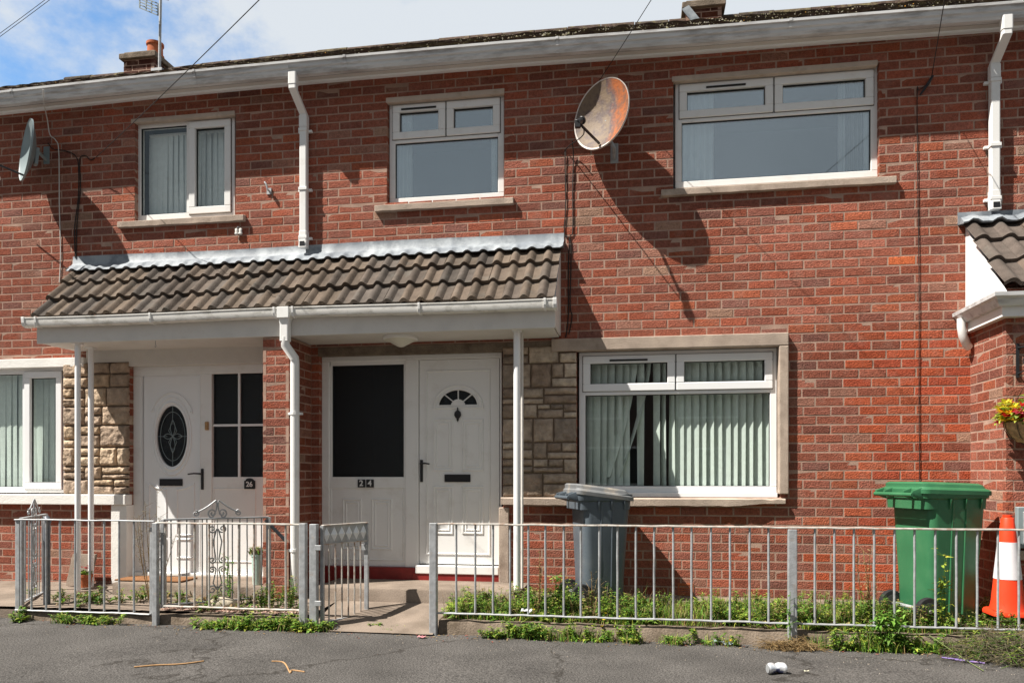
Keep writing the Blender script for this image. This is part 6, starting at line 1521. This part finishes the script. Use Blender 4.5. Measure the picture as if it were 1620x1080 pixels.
def scrap(label, px, py, s, c, name='paper_scrap', d=None):
    p = gp_(px, py) if d is None else P(px, py, d); mb = MB(); n = 5
    for i in range(n):
        for j in range(n):
            f = lambda a, b: (p.x + (a / n - .5) * s, p.y + (b / n - .5) * s * .6, p.z + .012 + s * .3 * noise.noise(Vector((a * .9, b * .9, px))) + .25 * s * abs(noise.noise(Vector((a * .5, b * .5, py)))))
            mb.quad(f(i, j), f(i + 1, j), f(i + 1, j + 1), f(i, j + 1), 0, c)
    return tag(mb.build(name, M['pebble']), label, 'litter')
scrap('crumpled white paper among the weeds behind the long railing', 833, 968, .085, (.75, .75, .78), d=1.08)
scrap('pink paper scrap at the foot of the post right of the path', 667, 1009, .06, (.60, .25, .27))
scrap('white paper scrap among weeds right of the open gate post', 533, 997, .07, (.7, .66, .68))
scrap('crumpled blue-white wrapper on weeds below the wide sill', 1145, 1018, .14, (.50, .62, .72))
scrap('tiny pale scrap lying on the asphalt right of the crushed can', 1276, 1064, .03, (.55, .52, .40))
# dried straw clump and heap of dead stems
def heap(label, name, px, py, w_, dp_, h, n, kinds, L, seed):
    R.seed(seed); c = gp_(px, py); mb = MB()
    for _ in range(n):
        a = R.uniform(0, 6.28); r = math.sqrt(R.random()); x = c.x + w_ * r * math.cos(a) * .5; y = c.y + dp_ * r * math.sin(a) * .5; z = gz(x, y) + h * (1 - r * r) * R.random(); b = R.uniform(0, 6.28); e_ = R.uniform(-.2, .5); l = L * R.uniform(.5, 1.3)
        p = Vector((x, y, z)); q = p + Vector((math.cos(b) * l, math.sin(b) * l * .6, l * e_)); m_ = (p + q) / 2 + Vector((R.uniform(-.2, .2) * l, 0, R.uniform(0, .3) * l)); q.z = max(q.z, gz(q.x, q.y) + .002)
        mb.tube([p, m_, q], R.uniform(.0009, .0022), 4, 0, leafc(R.choice(kinds)), caps=False)
        if 'greydry' in kinds and R.random() < .5: leaf(mb, m_, (math.cos(b + 1), math.sin(b + 1), .4), .025, .012, leafc(R.choice(['greydry', 'mixed'])))
    return tag(mb.build(name, M['leaf']), label, 'dead plants')
heap('small tuft of pale dried straw by the middle post of the long railing', 'straw_tuft', 1252, 1026, .36, .13, .05, 420, ['dry'], .11, 8)
heap('heap of pulled-up grey-brown dead stems on the pavement at the right edge', 'dead_stem_heap', 1600, 1040, .62, .50, .17, 1500, ['greydry', 'greydry', 'mixed'], .20, 9)
mb = MB(); a = gp_(1530, 1068); b = gp_(1560, 1052); 
M['stalkgreen'] = material('green_stalk', (.16, .20, .07), .8, .2)
cable('long pale green stalk sticking out of the dead stem heap', [gp_(1556, 1062) + Vector((0, 0, .01)), gp_(1525, 1045) + Vector((0, 0, .02)), P(1470, 1004, 1.3)], .0028, 'stalkgreen', 'stalk', None, 'stalk')
# dead leaves and grit along the kerb
mb = MB(); R.seed(14)
for _ in range(420):
    px = R.uniform(60, 1600); d = 1.22 + abs(R.gauss(0, .10)); x = X(px, d); z = gz(x, -d) + .004; a = R.uniform(0, 6.28)
    leaf(mb, (x, -d, z), (math.cos(a), math.sin(a), R.uniform(0, .4)), R.uniform(.010, .032), R.uniform(.006, .014), leafc('dry') if R.random() < .7 else (.30, .09, .06), .1)
for _ in range(900):
    px = R.uniform(0, 1620); d = 1.22 + abs(R.gauss(0, .35)); x = X(px, d); r = R.uniform(.002, .006); z = gz(x, -d); c = R.choice([(.25, .22, .19), (.14, .12, .10), (.34, .29, .24)])
    mb.add([(x - r, -d, z), (x, -d - r, z), (x + r, -d, z), (x, -d + r, z), (x, -d, z + r)], [(0, 1, 4), (1, 2, 4), (2, 3, 4), (3, 0, 4)], 0, c)
tag(mb.build('leaf_litter', M['leaf']), 'dead leaves and crumbs along the foot of the kerbs', 'leaf litter', kind='stuff')
